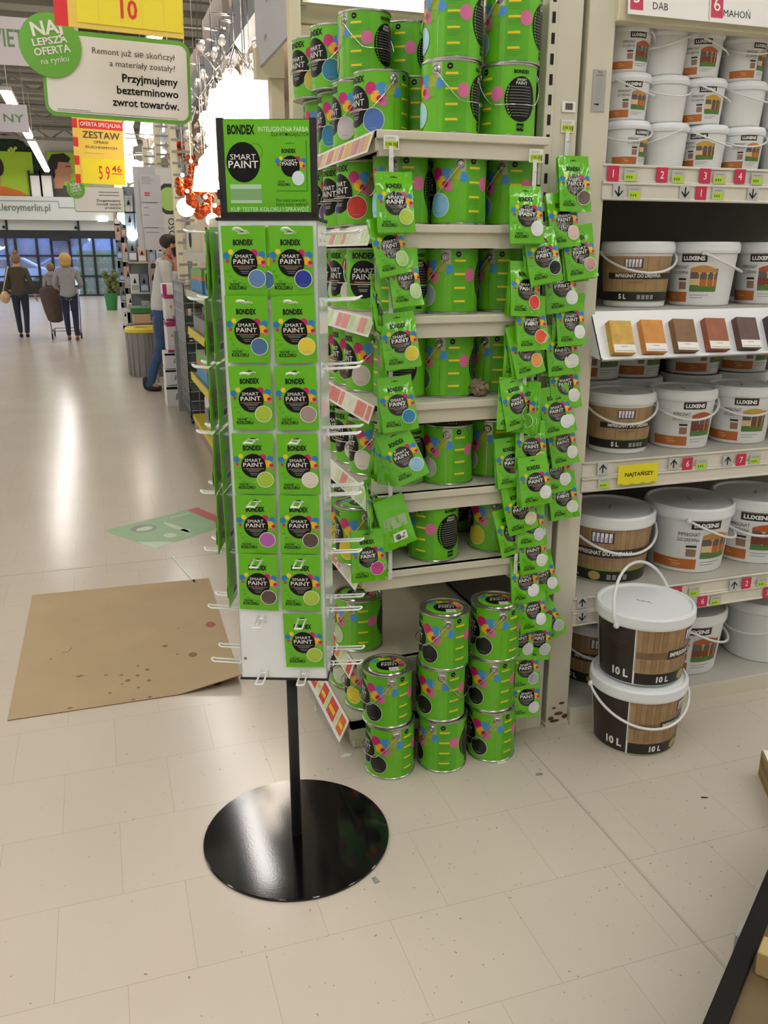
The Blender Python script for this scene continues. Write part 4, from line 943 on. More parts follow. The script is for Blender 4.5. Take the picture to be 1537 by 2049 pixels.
def sign_y(x0_, y0_, x1_, y1_, txt, label, yo=.026):
    a = atY(x0_, y1_, BF-yo); c = atY(x1_, y0_, BF-yo); w, h = c.x-a.x, c.z-a.z
    b = MB(); b.b2((0, -.001, 0), (w, 0, h), YEL2); f = plane_map((0, -.0012, 0), (1, 0, 0), (0, 0, 1), .0003)
    if txt: b.d_text(f, txt, w*.53, h*.42, h*.18, INK, 1, 'c', .02, fit=w*.72)
    for k in range(4): b.d_rect(f, w*(.02+.27*k), 0.002, w*(.14+.27*k), h*.05, INK, 1)
    tag(b.build('yellow_sign', loc=(a.x, BF-yo, a.z)), label, 'sign')
YEL2 = mat('sign_yellow', '#e3d81f', 0.5)
sign_y(1235, 925, 1318, 972, 'NAJTAŃSZY', 'yellow card reading NAJTAŃSZY on the rail under five litre buckets')
sign_y(1224, 1180, 1300, 1200, '', 'plain yellow card behind the raised bucket handle on lower rail', yo=.018)
# ---- wood sample tray
e = empty('sample_tray', (0, 0, 0)); tag(e, 'white tilted tray holding stained wood sample blocks', 'tray')
za, zb, ya, yb = 1.448, 1.305, BF-0.005, BF-0.085
b = MB(); ux = Vector((1, 0, 0)); dn_ = Vector((0, yb-ya, zb-za)); TL = dn_.length; dn_.normalize(); nn = Vector((0, dn_.z, -dn_.y)); 
if nn.y > 0: nn = -nn
TM = Matrix((ux, -dn_, nn)).transposed().to_4x4(); TM.translation = (BX0-.012, yb, zb)
b.b2((0, 0, -.006), (BX1-BX0, TL, 0), STW, TM); b.b2((0, 0, -.006), (BX1-BX0, .008, .008), STW, TM)
b.add([(BX0-.012, yb, zb), (BX0-.012, ya, za), (BX0-.012, ya, zb+.01)], [(0, 1, 2)], STW)
b.build('board', e)
for k, (px, hx, nm) in enumerate(((1235, '#c9a038', 'golden pine'), (1298, '#c8862c', 'orange teak'), (1361, '#7d5a30', 'olive walnut'), (1424, '#93512a', 'red-brown'), (1486, '#5b3f35', 'dark brown'), (1548, '#42303a', 'aubergine'))):
    x = solveX(px, (ya+yb)/2, (za+zb)/2)-(BX0-.012); wmt = mat('wood_'+hx[1:], hx, .45, var=.18, vscale=30)
    o = MB(); w, h = .078, .108; Mk = TM @ Matrix.Translation((x, .012+h/2, 0)) @ Matrix.Rotation(math.radians(-3), 4, 'Z')
    o.b2((-w/2, -h/2, 0), (w/2, h/2, .026), wmt, Mk, bev=.0015)
    q = o.build('wood_sample'); tag(q, '%s stained wood block, %s from left on the tray' % (nm, ORD[k]), 'wood sample', 'stained wood samples')
    l = MB(); f = lambda x, y, L, Mk=Mk: Mk @ Vector((x, y, .0262+.0003*L)); l.d_rect(f, -w/2+.002, -h/2+.002, w/2-.001, -h/2+.028, PAPER, 1)
    l.d_rect(f, -.012, -h/2+.020, .012, -h/2+.022, GREYT, 2); l.d_rect(f, -w/2+.006, -h/2+.006, w/2-.006, -h/2+.008, GREYT, 2); l.build('paper_label', q)
# ---- buckets
WOODL = mat('plank_print', '#a88a62', .45, var=.16, vscale=18); WOODD = mat('plank_print_dark', '#7f654a', .45, var=.2, vscale=24); DKBR = mat('label_dark_brown', '#2a211d', .4); DKB2 = mat('label_black_brown', '#1d1917', .4)
SEAMB = mat('plank_gap', '#84694a', .5); ORB = mat('label_orange_brown', '#b5682e', .45); LUXB = mat('label_black', '#1b1a19', .4); GRS = mat('print_grass', '#4f7a3a', .5); SKYP = mat('print_dusk_grey', '#5f5c60', .5); ROOF = mat('print_roof', '#c08a45', .5); RAILP = mat('print_rail', '#b06a2c', .5); POSTP = mat('print_post', '#d8a95c', .5); PALEW = mat('print_pale_wood', '#d8bd8c', .5); BRN = mat('print_brown', '#94715c', .5); GRN = mat('print_leaf', '#6f9a35', .5); NAVYP = mat('print_navy', '#2c2f5a', .5)
def make_bucket(D, Hh, kind, tag_):
    Rt = D/2*0.955; Rb = D/2*0.84; R_ = D/2; zl = Hh*0.84
    rr_ = lambda z: Rb+(Rt-Rb)*min(1, z/zl)
    b = MB(); b.lathe([(0, .002), (Rb-.006, .002), (Rb-.003, 0), (Rb, .004), (Rt, zl), (Rt+.004, zl), (Rt+.004, zl+.008)], PLAST, 56)
    root = b.build('bucket')
    l = MB(); l.lathe([(Rt+.002, zl-.004), (R_, zl-.002), (R_+.002, zl+.006), (R_+.001, Hh-.008), (R_-.004, Hh), (R_-.010, Hh), (R_-.013, Hh-.006), (R_*.9, Hh-.008), (R_*.86, Hh-.006), (0, Hh-.006)], PLASTL, 56)
    if kind.startswith('w') or kind.startswith('l'):
        f = lambda x, y, L: Vector((x, y, Hh-.0055+.0003*L))
        for k in range(6): l.d_rect(f, -.03+.009*k, -.004, -.023+.009*k, .005-.004*(k % 2), GREYT, 1)
    l.build('lid', root)
    f = lambda a, z, L: Vector(((rr_(z)+.0004*L)*math.cos(a*DEG), (rr_(z)+.0004*L)*math.sin(a*DEG), z))
    dg = 1/(Rt*DEG); fd = lambda a0: (lambda x, y, L: f(a0+x*dg, y, L))
    if kind[0] == 'w':
        g = MB(); full = kind == 'wf'
        za, zb = (.006, zl-.004) if full else (Hh*.09, zl-.012)
        hh = zb-za; a0, a1 = -84, 84
        Zf = lambda t: za+hh*t
        g.d_rect(f, a0, za, a1, zb, WOODL, 1, 40, 1)
        n = 26 if full else 8; rq = random.Random(3)
        for k in range(n):
            aa = a0+(a1-a0)*k/n+rq.uniform(-2, 2)
            g.d_rect(f, aa, Zf(.24), aa+(1.0 if not full else .7), zb, SEAMB, 2, 1, 1)
            if full and k % 2: g.d_rect(f, aa, Zf(.24), aa+(a1-a0)/n, zb, WOODD if 0 else mat('plank_print_mid', '#9d7f59', .45, var=.16, vscale=18), 1.5, 4, 1)
        if full: g.d_rect(f, a0, Zf(.48), a1, Zf(.60), WOODD, 3, 40, 1)
        g.d_rect(f, -44 if full else -50, Zf(.47 if full else .50), a1, Zf(.63), DKBR, 4, 30, 1)
        g.d_text(fd(0 if full else 6), 'IMPREGNAT DO DREWNA', 0, Zf(.515 if full else .535), hh*.075, WHITE, 6, 'c', .03, fit=Rt*1.42)
        for k in range(1): g.d_rect(f, -14, Zf(.41), 14, Zf(.45), BRN, 4, 8, 1)
        g.d_rect(f, -18, Zf(.74), 12, Zf(.95), NAVYP, 4, 8, 1)
        for k in range(5): g.d_rect(f, -16.5+5.5*k, Zf(.76), -12.5+5.5*k, Zf(.935), WHITE, 5, 2, 1); g.d_rect(f, -14+5.5*k, Zf(.76), -13.2+5.5*k, Zf(.86), NAVYP, 6, 1, 1)
        g.d_rect(f, a0, Zf(.0), a1, Zf(.21), DKB2, 4, 40, 1); g.d_rect(f, -30, Zf(.215), a1, Zf(.24), GRN, 4, 30, 1); g.d_rect(f, a0, Zf(0), a1, Zf(.012), GRN, 5, 40, 1)
        vol = '10 L' if full else '5 L'
        g.d_text(fd(-46 if full else -20), vol, 0, Zf(.06), hh*.1, WHITE, 6, 'c', .04)
        if full: g.d_disc(f, -12, Zf(.11), 9, hh*.085, mat('label_sand', '#b09a5c', .5), 6, 20, 2)
        for k in range(4): g.d_rect(f, 6+8*k, Zf(.05), 12+8*k, Zf(.15), GREYT, 6, 2, 1)
        b0, b1 = -150, -86.5
        if full:
            g.d_rect(f, b0, za, b1, zb, DKBR, 1, 20, 1); g.d_rect(f, -86.5, za, -84, zb, WHITE, 1, 1, 1); g.d_rect(f, 84, za, 150, zb, DKBR, 1, 20, 1)
            g.d_text(fd(-104), vol, 0, Zf(.10), hh*.13, WHITE, 3, 'c', .04)
            for k in range(5): g.d_rect(f, -140, Zf(.9-.05*k), -96, Zf(.915-.05*k), mat('print_umber', '#453a33', .5), 2, 10, 1)
        else: g.d_rect(f, -165, za, -105, zb, DKB2, 1, 20, 1)
        g.build('label', root)
    elif kind[0] == 'l':
        g = MB(); Zf = lambda t: zl*t; ta = rr_(zl*.5)
        g.d_rect(f, -68, Zf(.07), 0, Zf(.26), ORB, 1, 20, 1)
        for (a, z, h_) in ((-34, .195, .03), (-30, .145, .04), (-34, .11, .018)): g.d_rect(f, a-6, Zf(z), a+8, Zf(z+h_*.6), mat('print_orange_light', '#d8a26e', .5), 2, 3, 1)
        g.d_rect(f, -12, Zf(.82), 31, Zf(.96), LUXB, 2, 12, 1); g.d_rect(f, -12, Zf(.965), 31, Zf(.985), BRN, 2, 12, 1)
        g.d_text(fd(9.5), 'LUXENS', 0, Zf(.855), zl*.07, WHITE, 3, 'c', .045, fit=36/dg)
        g.d_text(fd(1), 'IMPREGNAT', 0, Zf(.69), zl*.065, LUXB, 2, 'r', 0, fit=30/dg); g.d_text(fd(1), 'DO DREWNA', 0, Zf(.59), zl*.065, LUXB, 2, 'r', 0, fit=30/dg)
        g.d_rect(f, -20, Zf(.55), 0, Zf(.556), GREYT, 2, 4, 1)
        g.d_rect(f, -17, Zf(.48), -2, Zf(.52), LUXB, 2, 4, 1); g.d_rect(f, -16, Zf(.31), -2, Zf(.45), BRN, 2, 4, 1)
        p0, p1 = 5, 52
        pa = lambda t: p0+(p1-p0)*t; pz = lambda t: Zf(.27+.50*t)
        g.d_rect(f, pa(0), pz(0), pa(1), pz(.85), SKYP, 2, 12, 1); g.d_rect(f, pa(0), pz(0), pa(1), pz(.2), GRS, 3, 12, 1)
        rc = [ROOF, mat('print_roof_b', '#c9a43e', .5), mat('print_roof_c', '#b0592e', .5)][int(kind[1])]; rl = [RAILP, mat('print_rail_b', '#6f4a28', .5), mat('print_rail_c', '#7c3a20', .5)][int(kind[1])]
        rp = [(0, .78), (.3, .98), (.75, 1.0), (1, .82), (1, .7), (.5, .8), (0, .7)]
        for i in range(10):
            t = i/10; h0 = .74+.24*math.sin(PI*min(1, .15+t*.8)); h1 = .74+.24*math.sin(PI*min(1, .15+(t+.1)*.8)); g.add([f(pa(t), pz(.72), 4), f(pa(t+.1), pz(.72), 4), f(pa(t+.1), pz(h1), 4), f(pa(t), pz(h0), 4)], [(0, 1, 2, 3)], rc, True)
        for t in (.34, .62, .86): g.d_rect(f, pa(t-.02), pz(.2), pa(t+.02), pz(.72), POSTP, 4, 1, 1); g.d_rect(f, pa(t-.06), pz(.66), pa(t+.06), pz(.72), POSTP, 5, 1, 1)
        g.d_rect(f, pa(.36), pz(.2), pa(1), pz(.46), rl, 3.5, 8, 1); g.d_rect(f, pa(0), pz(.24), pa(.36), pz(.48), PALEW if kind[1] != '2' else rl, 5, 4, 1)
        for k in range(2): g.d_rect(f, 6, Zf(.2-.05*k), 40-10*k, Zf(.21-.05*k), GREYT, 2, 8, 1)
        g.build('label', root)
    h = MB(); pts = []; zE = Hh*0.83
    for k in range(29):
        t = PI*k/28; s = math.sin(t); pts.append(((R_+.007)*math.cos(t), -(R_+.007+.006*s)*s, zE-D*.26*s**1.1))
    h.tube(pts, .0042*D/.235 if D < .3 else .0048, PLAST, 8)
    for sx in (-1, 1): h.sphere((sx*(R_+.004), 0, zE), .008*D/.235, PLAST, 8)
    h.build('handle', root)
    return root
PROTO = {}
def bucket(spec, X, Y, z, u, label, group, hand=0.0, up=False, D=None):
    key = spec
    if key not in PROTO:
        D_, Hh, kind = SPEC[spec]; PROTO[key] = make_bucket(D_, Hh, kind, spec); o = PROTO[key]; o.location = (X, Y, z)
    else: o = dup(PROTO[key], (X, Y, z))
    d = math.atan2(-Y, -X); az = d+(math.asin(u) if abs(u) <= 1 else u*PI/2)
    o.rotation_euler = (0, 0, az)
    for ch in o.children:
        if ch.name.startswith('handle'):
            ch.rotation_euler = (0, 0, d+PI/2+hand-az)
            if up:
                bm_up(ch, spec)
    tag(o, label, 'bucket', group); return o
def bm_up(ch, spec):
    D_, Hh, k = SPEC[spec]; R_ = D_/2; zE = Hh*.83; h = MB(); pts = []
    for k in range(29):
        t = PI*k/28; s = math.sin(t); q = (R_+.007)*s; pts.append(((R_+.007)*math.cos(t), .0+q*.35, zE+q*.94))
    h.tube(pts, .0052, PLAST, 8)
    for sx in (-1, 1): h.sphere((sx*(R_+.004), 0, zE), .011, PLAST, 8)
    ch.data = h.mesh('handle_up')
SPEC = {'A0': (.150, .130, 'l0'), 'A1': (.150, .130, 'l1'), 'A2': (.150, .130, 'l2'), 'W5': (.235, .205, 'w'), 'L50': (.235, .205, 'l0'), 'L51': (.235, .205, 'l1'), 'L52': (.235, .205, 'l2'), 'W10': (.325, .252, 'wf'), 'L100': (.325, .252, 'l0'), 'L101': (.325, .252, 'l2')}
G1 = 'small white buckets on the upper bay shelf'
colpx = [1250, 1326, 1400, 1481, 1562]
for lv, row in enumerate((((.62, 'A1', .2), (2, 'A1', -.9), (-.33, 'A1', 1.2), (.24, 'A0', .35), (2, 'A0', .4)), ((.2, 'A0', 1.2), (2, 'A1', .45), (.15, 'A1', 1.5), (2, 'A1', 1.0), (2, 'A1', .5)), ((.35, 'A2', 2.6), (2, 'A0', -.4), (.02, 'A2', 1.6), (.62, 'A1', .45), (2, 'A1', .2)))):
    for c, (u, sp, hd) in enumerate(row):
        Yc = BF+.105; z = ZA+.001+lv*.131
        lab = 'small white bucket%s, %s tier, %s column from the post' % ('' if u != 2 else ' with plain side out', ('bottom', 'middle', 'top')[lv], ORD[c])
        bucket(sp, solveX(colpx[c]+(2, 0, -4, 3, 0)[c]*(lv-1), Yc, z+.06), Yc, z, u, lab, G1, hd)
for px, sp, u, lab, hd in ((1272, 'W5', -.02, 'five litre plank-labelled bucket on the shelf above wood samples', .35), (1402, 'L50', -.38, 'five litre white gazebo-labelled bucket above wood samples, beside the plank one', 1.6), (1536, 'L52', -.35, 'five litre gazebo-labelled bucket above wood samples, cut by photo edge', 1.6)):
    bucket(sp, solveX(px, BF+.15, ZC+.1), BF+.15, ZC+.001, u, lab, 'five litre buckets', hd)
for px, sp, u, lab, hd in ((1238, 'W5', .28, 'five litre plank-labelled bucket above the yellow sign', .25), (1361, 'L52', .29, 'five litre white bucket with crimson picture, second above the rail', .35), (1478, 'L51', .06, 'five litre white bucket, third above the yellow sign rail', .3), (1600, 'L50', .1, 'five litre white bucket at the far right above the sign rail', .3)):
    bucket(sp, solveX(px, BF+.145, ZD+.1), BF+.145, ZD+.001, u, lab, 'five litre buckets', hd)
for px, u, lab in ((1265, .45, 'first'), (1385, .55, 'second'), (1480, .5, 'third'), (1185, .2, 'leftmost, mostly hidden')):
    x = solveX(px, BB-.14, ZD+.25)
    bucket('L50', x, BB-.14, ZD+.208, u, 'shaded white bucket on the back row under the sample tray, %s' % lab, 'shaded back row buckets', 1.6)
    bucket('L51', x, BB-.14, ZD+.001, u, 'shaded white bucket at back behind the five litre row, %s' % lab, 'shaded back row buckets', 1.6)
for px, sp, u, lab, hd in ((1215, 'W10', -.05, 'ten litre plank-labelled bucket on the low shelf by the post', .5), (1373, 'L100', .32, 'ten litre white bucket on the low shelf, orange gazebo picture', 1.6), (1504, 'L101', -.05, 'ten litre white bucket at right end of the low shelf', .2)):
    bucket(sp, solveX(px, BF+.19, ZF+.12), BF+.19, ZF+.001, u, lab, 'ten litre buckets', hd)
bucket('W10', solveX(1170, BB-.12, ZF+.1)+.10, BB-.10, ZF+.30, 2, 'ten litre bucket in shade behind on the low shelf', 'ten litre buckets', 0) if 0 else None
for px, sp, u, lab, hd, yy in ((1192, 'W10', .2, 'shaded ten litre plank-labelled bucket at floor level by the post', .2, .22), (1362, 'L101', .25, 'ten litre white bucket on the plinth behind the floor pair', 1.6, .19), (1523, 'L100', 2, 'ten litre white bucket on the plinth, plain side, right edge', -.5, .17)):
    bucket(sp, solveX(px, BF+yy, ZG+.12), BF+yy, ZG+.001, u, lab, 'ten litre buckets', hd)
p = atZ(1262, 1512); dv = Vector((p.x, p.y, 0)).normalized(); c = Vector((p.x, p.y, 0))+dv*.14
bucket('W10', c.x, c.y, .0005, .98, 'lower ten litre plank-labelled bucket standing on the floor', 'ten litre buckets', .42)
bucket('W10', c.x+.008, c.y+.01, .2535, .98, 'upper ten litre plank-labelled bucket on floor pair, handle raised', 'ten litre buckets', 1.05, True)
BEAMG = mat('beam_grey', '#8d919b', .45, metal=.1, var=.05)
# ================================================================== UPPER WALL BEHIND THE CORNER UNIT
b = MB()
for k in range(9): b.b2((0.80, 3.42, 1.95+.16*k), (1.9, 3.45, 2.105+.16*k), CREAM2, bev=.004)
tag(b.build('slat_board'), 'cream slatted board behind the cans on the top shelf', 'panel')
upright(0.752, 0.792, 3.34, 3.40, 3.4, 'cream rack upright behind the left of the top shelf cans', False, 0, CREAM2)
TUB2 = mat('rack_tube_lamp', '#fff4dd', .5, emit=5.0)
e = empty('tube_lamp', (1.2, 3.33, 2.50)); tag(e, 'lit fluorescent tube over the cans on the cream slatted board', 'lamp')
b = MB(); b.cyl((-.36, 0, 0), (.5, 0, 0), .013, TUB2, 12); b.build('tube', e)
b = MB(); b.b2((-.40, .015, -.02), (.54, .05, .03), HOUS); b.build('housing', e)
for t, px, py in (('34', 604, 8), ('39', 607, 82)):
    p = atY(px, py, 3.40); b = MB(); b.box((0, 0, 0), (.036, .003, .04), PAPER); f = plane_map((-.018, -.002, -.02), (1, 0, 0), (0, 0, 1), .0004); b.d_text(f, t, .018, .013, .014, INK, 1, 'c')
    tag(b.build('number_card', loc=p), '%s small white number card on the cream board' % ('upper' if t == '34' else 'lower'), 'card')
GALV = mat('galvanised', '#a3a5ab', .35, metal=.35, var=.05)
b = MB(); b.b2((1.17, 6.0, 3.14), (1.31, 24, 3.40), BEAMG); b.b2((1.22, 12, 0), (1.28, 12.06, 3.25), GALV); b.b2((1.22, 23.9, 0), (1.28, 23.96, 3.25), GALV); tag(b.build('rack_beam'), 'grey galvanised beam running along the top of the aisle rack', 'beam')
b = MB(); b.b2((.815, 3.55, 2.44), (.83, 4.35, 3.4), mat('banner_grey', '#b9bcc6', .5)); f = plane_map((.8149, 4.35, 2.44), (0, -1, 0), (0, 0, 1), .001)
for k in range(6): b.d_rect(f, .2+.07*k, .08+.13*k, .25+.09*k, .1+.13*k, GREYT, 1)
tag(b.build('side_banner'), 'pale grey end board above the header sign, beside the cream upright', 'board')
b = MB(); b.b2((.87, 4.3, 0), (.93, 4.38, 2.75), CREAM2); b.b2((.80, 4.28, 2.40), (.93, 4.36, 2.52), CREAM2)
tag(b.build('shelf_upright'), 'cream rack upright with bracket, second along the aisle', 'upright')
for i, (Y_, X_) in enumerate(((9.5, .86), (12, .9), (14.5, .9))):
    b = MB()
    b.b2((X_, Y_, 0), (X_+.07, Y_+.1, 3.2), CREAM2, bev=.004); b.b2((X_+.16, Y_, 0), (X_+.23, Y_+.1, 3.2), CREAM2)
    for k in range(26): b.b2((X_+.015, Y_-.004, .4+.11*k), (X_+.2, Y_, .425+.11*k), GREYT)
    tag(b.build('slotted_rack'), 'slotted cream rack standing along the aisle, %s behind the lamps' % ORD[i], 'rack frame', 'rack frames of the lamp aisle')
    b = MB(); b.tube([(X_+.21, Y_+.05, 2.2), (X_+.75, Y_+.05, 2.75)], .025, GALV, 6); tag(b.build('rack_brace'), 'grey diagonal brace beside the %s rack frame' % ORD[i], 'brace', 'rack braces')
# back of the lamp aisle
b = MB(); b.b2((2.3, 3.5, 0), (2.4, 34, 3.4), mat('rack_back', '#c9bda6', .7, var=.2, vscale=3)); tag(b.build('rack_wall'), 'cream rack wall behind the hanging lamps', 'panel')
DECKM = mat('deck_beige', '#b8a893', .7, var=.15, vscale=2)
b = MB(); b.b2((1.36, 4.4, 3.3), (2.28, 26, 3.36), DECKM); b.b2((1.32, 4.4, 3.2), (1.36, 26, 3.36), GALV)
tag(b.build('rack_deck'), 'beige top deck of the lamp rack above the hanging lamps', 'deck')
rd = random.Random(4)
for k in range(9):
    y_ = 5.2+k*1.9; h_ = rd.uniform(.5, .95); b = MB(); b.b2((1.38, y_, 3.362), (2.1, y_+1.5, 3.36+h_), mat('carton_brown_%d' % (k % 3), ('#8f7b68', '#a18d78', '#776a60')[k % 3], .8, var=.12, vscale=4), bev=.01); tag(b.build('stored_carton'), 'brown carton stored on the deck above the lamps, %s along' % ORD[k], 'carton', 'cartons stored over the lamps')
# ================================================================== LAMPS ON DISPLAY
GLOW = mat('lamp_globe', '#fff8ee', .4, emit=7.0, emitcol='#fff3e2'); SHADE = mat('lamp_shade_white', '#f6f1e8', .6, emit=1.5, emitcol='#fff1dd'); COPP = mat('copper_glass', '#c4552c', .2, metal=.75); CHR = mat('chrome', '#d6d2cf', .15, metal=.95); CRYST = mat('crystal', '#e9e2dd', .08, metal=.35)
nl = 0
def pend(px, py, Y, kind, r, label):
    p = atY(px, py, Y); e = empty('pendant_lamp', p); tag(e, label, 'pendant lamp', 'lamps hanging over the aisle rack')
    c = MB(); hi = p.z+r > 3.2; zt = 6.09-p.z if hi else 3.3-p.z; c.cyl((0, 0, r*.3), (0, 0, zt), .0035, CHR, 5); hi or c.cyl((0, 0, zt), (1.25-p.x, 0, zt), .008, CHR, 5); c.build('cord', e)
    b = MB(); rr = random.Random(px*7+py)
    if kind == 'globe': b.sphere((0, 0, 0), r, GLOW, 18); b.build('globe', e)
    elif kind == 'cluster':
        for k in range(7): b.sphere((rr.uniform(-r, r)*.8, rr.uniform(-r, r)*.8, rr.uniform(-r, r)*.8), r*.42, GLOW, 12)
        b.build('globe', e)
    elif kind == 'shade':
        b.lathe([(r*.7, r*.8), (r, -r*.8), (r*.97, -r*.8), (r*.68, r*.8)], SHADE, 24); b.build('lamp_shade', e); q = MB(); q.sphere((0, 0, 0), r*.4, GLOW, 12); q.build('bulb', e)
    elif kind == 'copper':
        for k in range(16): b.sphere((rr.uniform(-r, r), rr.uniform(-r, r), rr.uniform(-r, r)*.8), r*rr.uniform(.2, .38), COPP, 12)
        b.build('glass_ball', e); q = MB()
        for k in range(3): q.sphere((rr.uniform(-r, r), -r*1.1, rr.uniform(-r, r)*.6), r*.13, GLOW, 8)
        q.build('bulb', e)
    elif kind == 'crystal':
        for k in range(6):
            a = 2*PI*k/6; b.tube([(0, 0, r*.4), (r*.6*math.cos(a), r*.6*math.sin(a), -r*.3), (r*math.cos(a), r*math.sin(a), r*.2)], .008, CHR, 6); b.sphere((r*math.cos(a), r*math.sin(a), r*.3), r*.13, CRYST, 8)
        for k in range(40): a = rr.uniform(0, 6.28); d = r*rr.uniform(.3, 1); b.sphere((d*math.cos(a), d*math.sin(a), rr.uniform(-.6, .3)*r), r*.05, CRYST, 6)
        b.build('chandelier_frame', e); q = MB()
        for k in range(6): a = 2*PI*k/6; q.sphere((r*.95*math.cos(a), r*.95*math.sin(a), r*.42), r*.07, GLOW, 8)
        q.build('bulb', e)
LAMPS = [(490, 215, 5.6, 'cluster', .17), (455, 250, 6.4, 'cluster', .16), (520, 190, 5.0, 'shade', .12), (505, 265, 5.4, 'cluster', .18), (470, 300, 6.0, 'cluster', .17), (448, 215, 7.2, 'shade', .16), (445, 340, 6.6, 'cluster', .15), (520, 150, 5.0, 'shade', .12),
 (405, 320, 8.0, 'copper', .13), (410, 400, 6.6, 'copper', .14), (385, 372, 7.5, 'copper', .13), (440, 405, 6.2, 'copper', .12), (365, 300, 10, 'copper', .13), (412, 358, 6.0, 'shade', .10), (395, 240, 8.5, 'crystal', .3), (470, 120, 6.4, 'crystal', .24), (430, 290, 8, 'crystal', .25), (395, 300, 10, 'crystal', .25), (345, 245, 13, 'shade', .16), (372, 415, 7.6, 'globe', .08), (425, 440, 6.6, 'globe', .05), (500, 345, 5.5, 'shade', .1), (470, 175, 6.0, 'cluster', .14), (430, 180, 8.0, 'crystal', .26),
 (258, 375, 15, 'cluster', .22), (262, 420, 14.5, 'cluster', .2), (270, 345, 15.5, 'cluster', .2), (258, 300, 18, 'cluster', .26), (250, 270, 20, 'shade', .26), (300, 255, 16, 'shade', .2), (265, 470, 14, 'globe', .09), (250, 325, 20, 'shade', .26), (278, 395, 14, 'cluster', .16), (318, 300, 14, 'globe', .12)]
KN = {'cluster': 'glowing cluster lamp of white globes', 'globe': 'small lit white globe lamp', 'shade': 'lit white fabric shade lamp', 'copper': 'copper glass ball lamp', 'crystal': 'crystal and chrome chandelier'}
cnt = {}
for i, (px, py, Y, k, r) in enumerate(LAMPS):
    cnt[k] = cnt.get(k, 0)+1
    side = 'behind the header sign' if px > 350 else 'far down the aisle'
    cnt[(k, side)] = cnt.get((k, side), 0)+1
    Yq = Y+(i*7 % 5)*.42 if px > 350 else Y+(i*7 % 5)*.6
    pend(px, py, Yq, k, r*Yq/Y*.93, '%s hanging %s, %s of its kind' % (KN[k], side, ORD[cnt[(k, side)]-1]))
# ================================================================== GOODS ALONG THE AISLE
def goods(name, px0, py0, px1, py1, Y, dep, m, label, cat, group=None, deco=None, bev=.004, ground=False):
    a = atY(px0, py1, Y); c = atY(px1, py0, Y)
    if ground: a.z = 0.0
    w, h = c.x-a.x, c.z-a.z
    b = MB(); b.b2((0, 0, 0), (w, dep, h), m, bev=bev); f = plane_map((0, -.001, 0), (1, 0, 0), (0, 0, 1), .001); fs = plane_map((-.001, dep, 0), (0, -1, 0), (0, 0, 1), .001)
    if deco: deco(b, f, fs, w, h, dep)
    o = b.build(name, loc=(a.x, Y, max(0.0, a.z))); return tag(o, label, cat, group)
CARTON = mat('carton_white', '#e6e6ea', .5, var=.04); MGT = mat('carton_magenta', '#b3246a', .5); BXG = mat('pack_green', '#6fb32a', .45); BXO = mat('pack_orange', '#dd8a4a', .5); BXB = mat('pack_blue', '#3f96cc', .45, var=.4, vscale=14); GRB = mat('pack_grey', '#8d8c8a', .5)
def d_pink(b, f, fs, w, h, d):
    b.d_rect(f, 0, h*.86, w, h, MGT, 1); b.d_rect(f, 0, 0, w*.8, h*.08, MGT, 1); b.d_rect(fs, 0, h*.86, d, h, MGT, 1); b.d_rect(f, w*.2, h*.5, w*.3, h*.6, BXO, 1); b.d_rect(f, w*.3, .02, w*.5, h*.2, GREYT, 1)
def d_black(b, f, fs, w, h, d):
    b.d_rect(f, 0, h*.84, w, h*.96, INK, 1); b.d_poly(f, [(w*.5, h*.3), (w*.9, h*.5), (w*.7, h*.7), (w*.55, h*.6)], GREYT, 1)
G = 'white lamp cartons beside the man'
goods('carton', 326, 568, 378, 590, 9.6, .35, CARTON, 'flat white carton with magenta end on top of the stack', 'carton', G, lambda b, f, fs, w, h, d: (b.d_rect(f, 0, 0, w*.15, h, MGT, 1), b.d_rect(f, w*.4, h*.2, w*.5, h*.4, BXO, 1)))
goods('carton', 333, 590, 374, 642, 9.6, .4, CARTON, 'upper white carton with magenta bands beside the man', 'carton', G, d_pink)
goods('carton', 337, 644, 374, 705, 9.6, .4, CARTON, 'lower white carton with magenta bands beside the man', 'carton', G, d_pink)
for k in range(3): goods('carton', 331+2*k, 705.5+33*k, 363+2*k, 738+33*k, 9.6, .35, CARTON, 'white carton with black stripe, %s from top by the wire rack' % ORD[k], 'carton', G, d_black, ground=(k == 2))
goods('metal_panel', 357, 662, 366, 800, 9.3, .03, GALV, 'upright grey metal strip beside the black-striped cartons', 'panel', ground=True)
b = MB(); X0, Y0, Y1, ZT = .80, 8.45, 9.5, 1.36
for xx in (X0, X0+.45):
    for i in range(13): b.cyl((xx, Y0+(Y1-Y0)*i/12, .05), (xx, Y0+(Y1-Y0)*i/12, ZT), .006, GALV, 5)
    for j in range(15): b.cyl((xx, Y0, .05+(ZT-.05)*j/14), (xx, Y1, .05+(ZT-.05)*j/14), .005, GALV, 5)
for yy in (Y0, Y1):
    for i in range(6): b.cyl((X0+.09*i, yy, .05), (X0+.09*i, yy, ZT), .006, GALV, 5)
    for j in range(15): b.cyl((X0, yy, .05+(ZT-.05)*j/14), (X0+.45, yy, .05+(ZT-.05)*j/14), .005, GALV, 5)
for j in range(5): b.b2((X0+.01, Y0+.01, .1+.26*j), (X0+.44, Y1-.01, .2+.26*j), mat('rack_goods', '#55605c', .6, var=.5, vscale=25))
for xx in (X0+.03, X0+.42):
    for yy in (Y0+.04, Y1-.04): b.sphere((xx, yy, .035), .035, BLKM, 10)
tag(b.build('wire_rack'), 'tall white wire basket rack next to the black-striped cartons', 'wire rack')
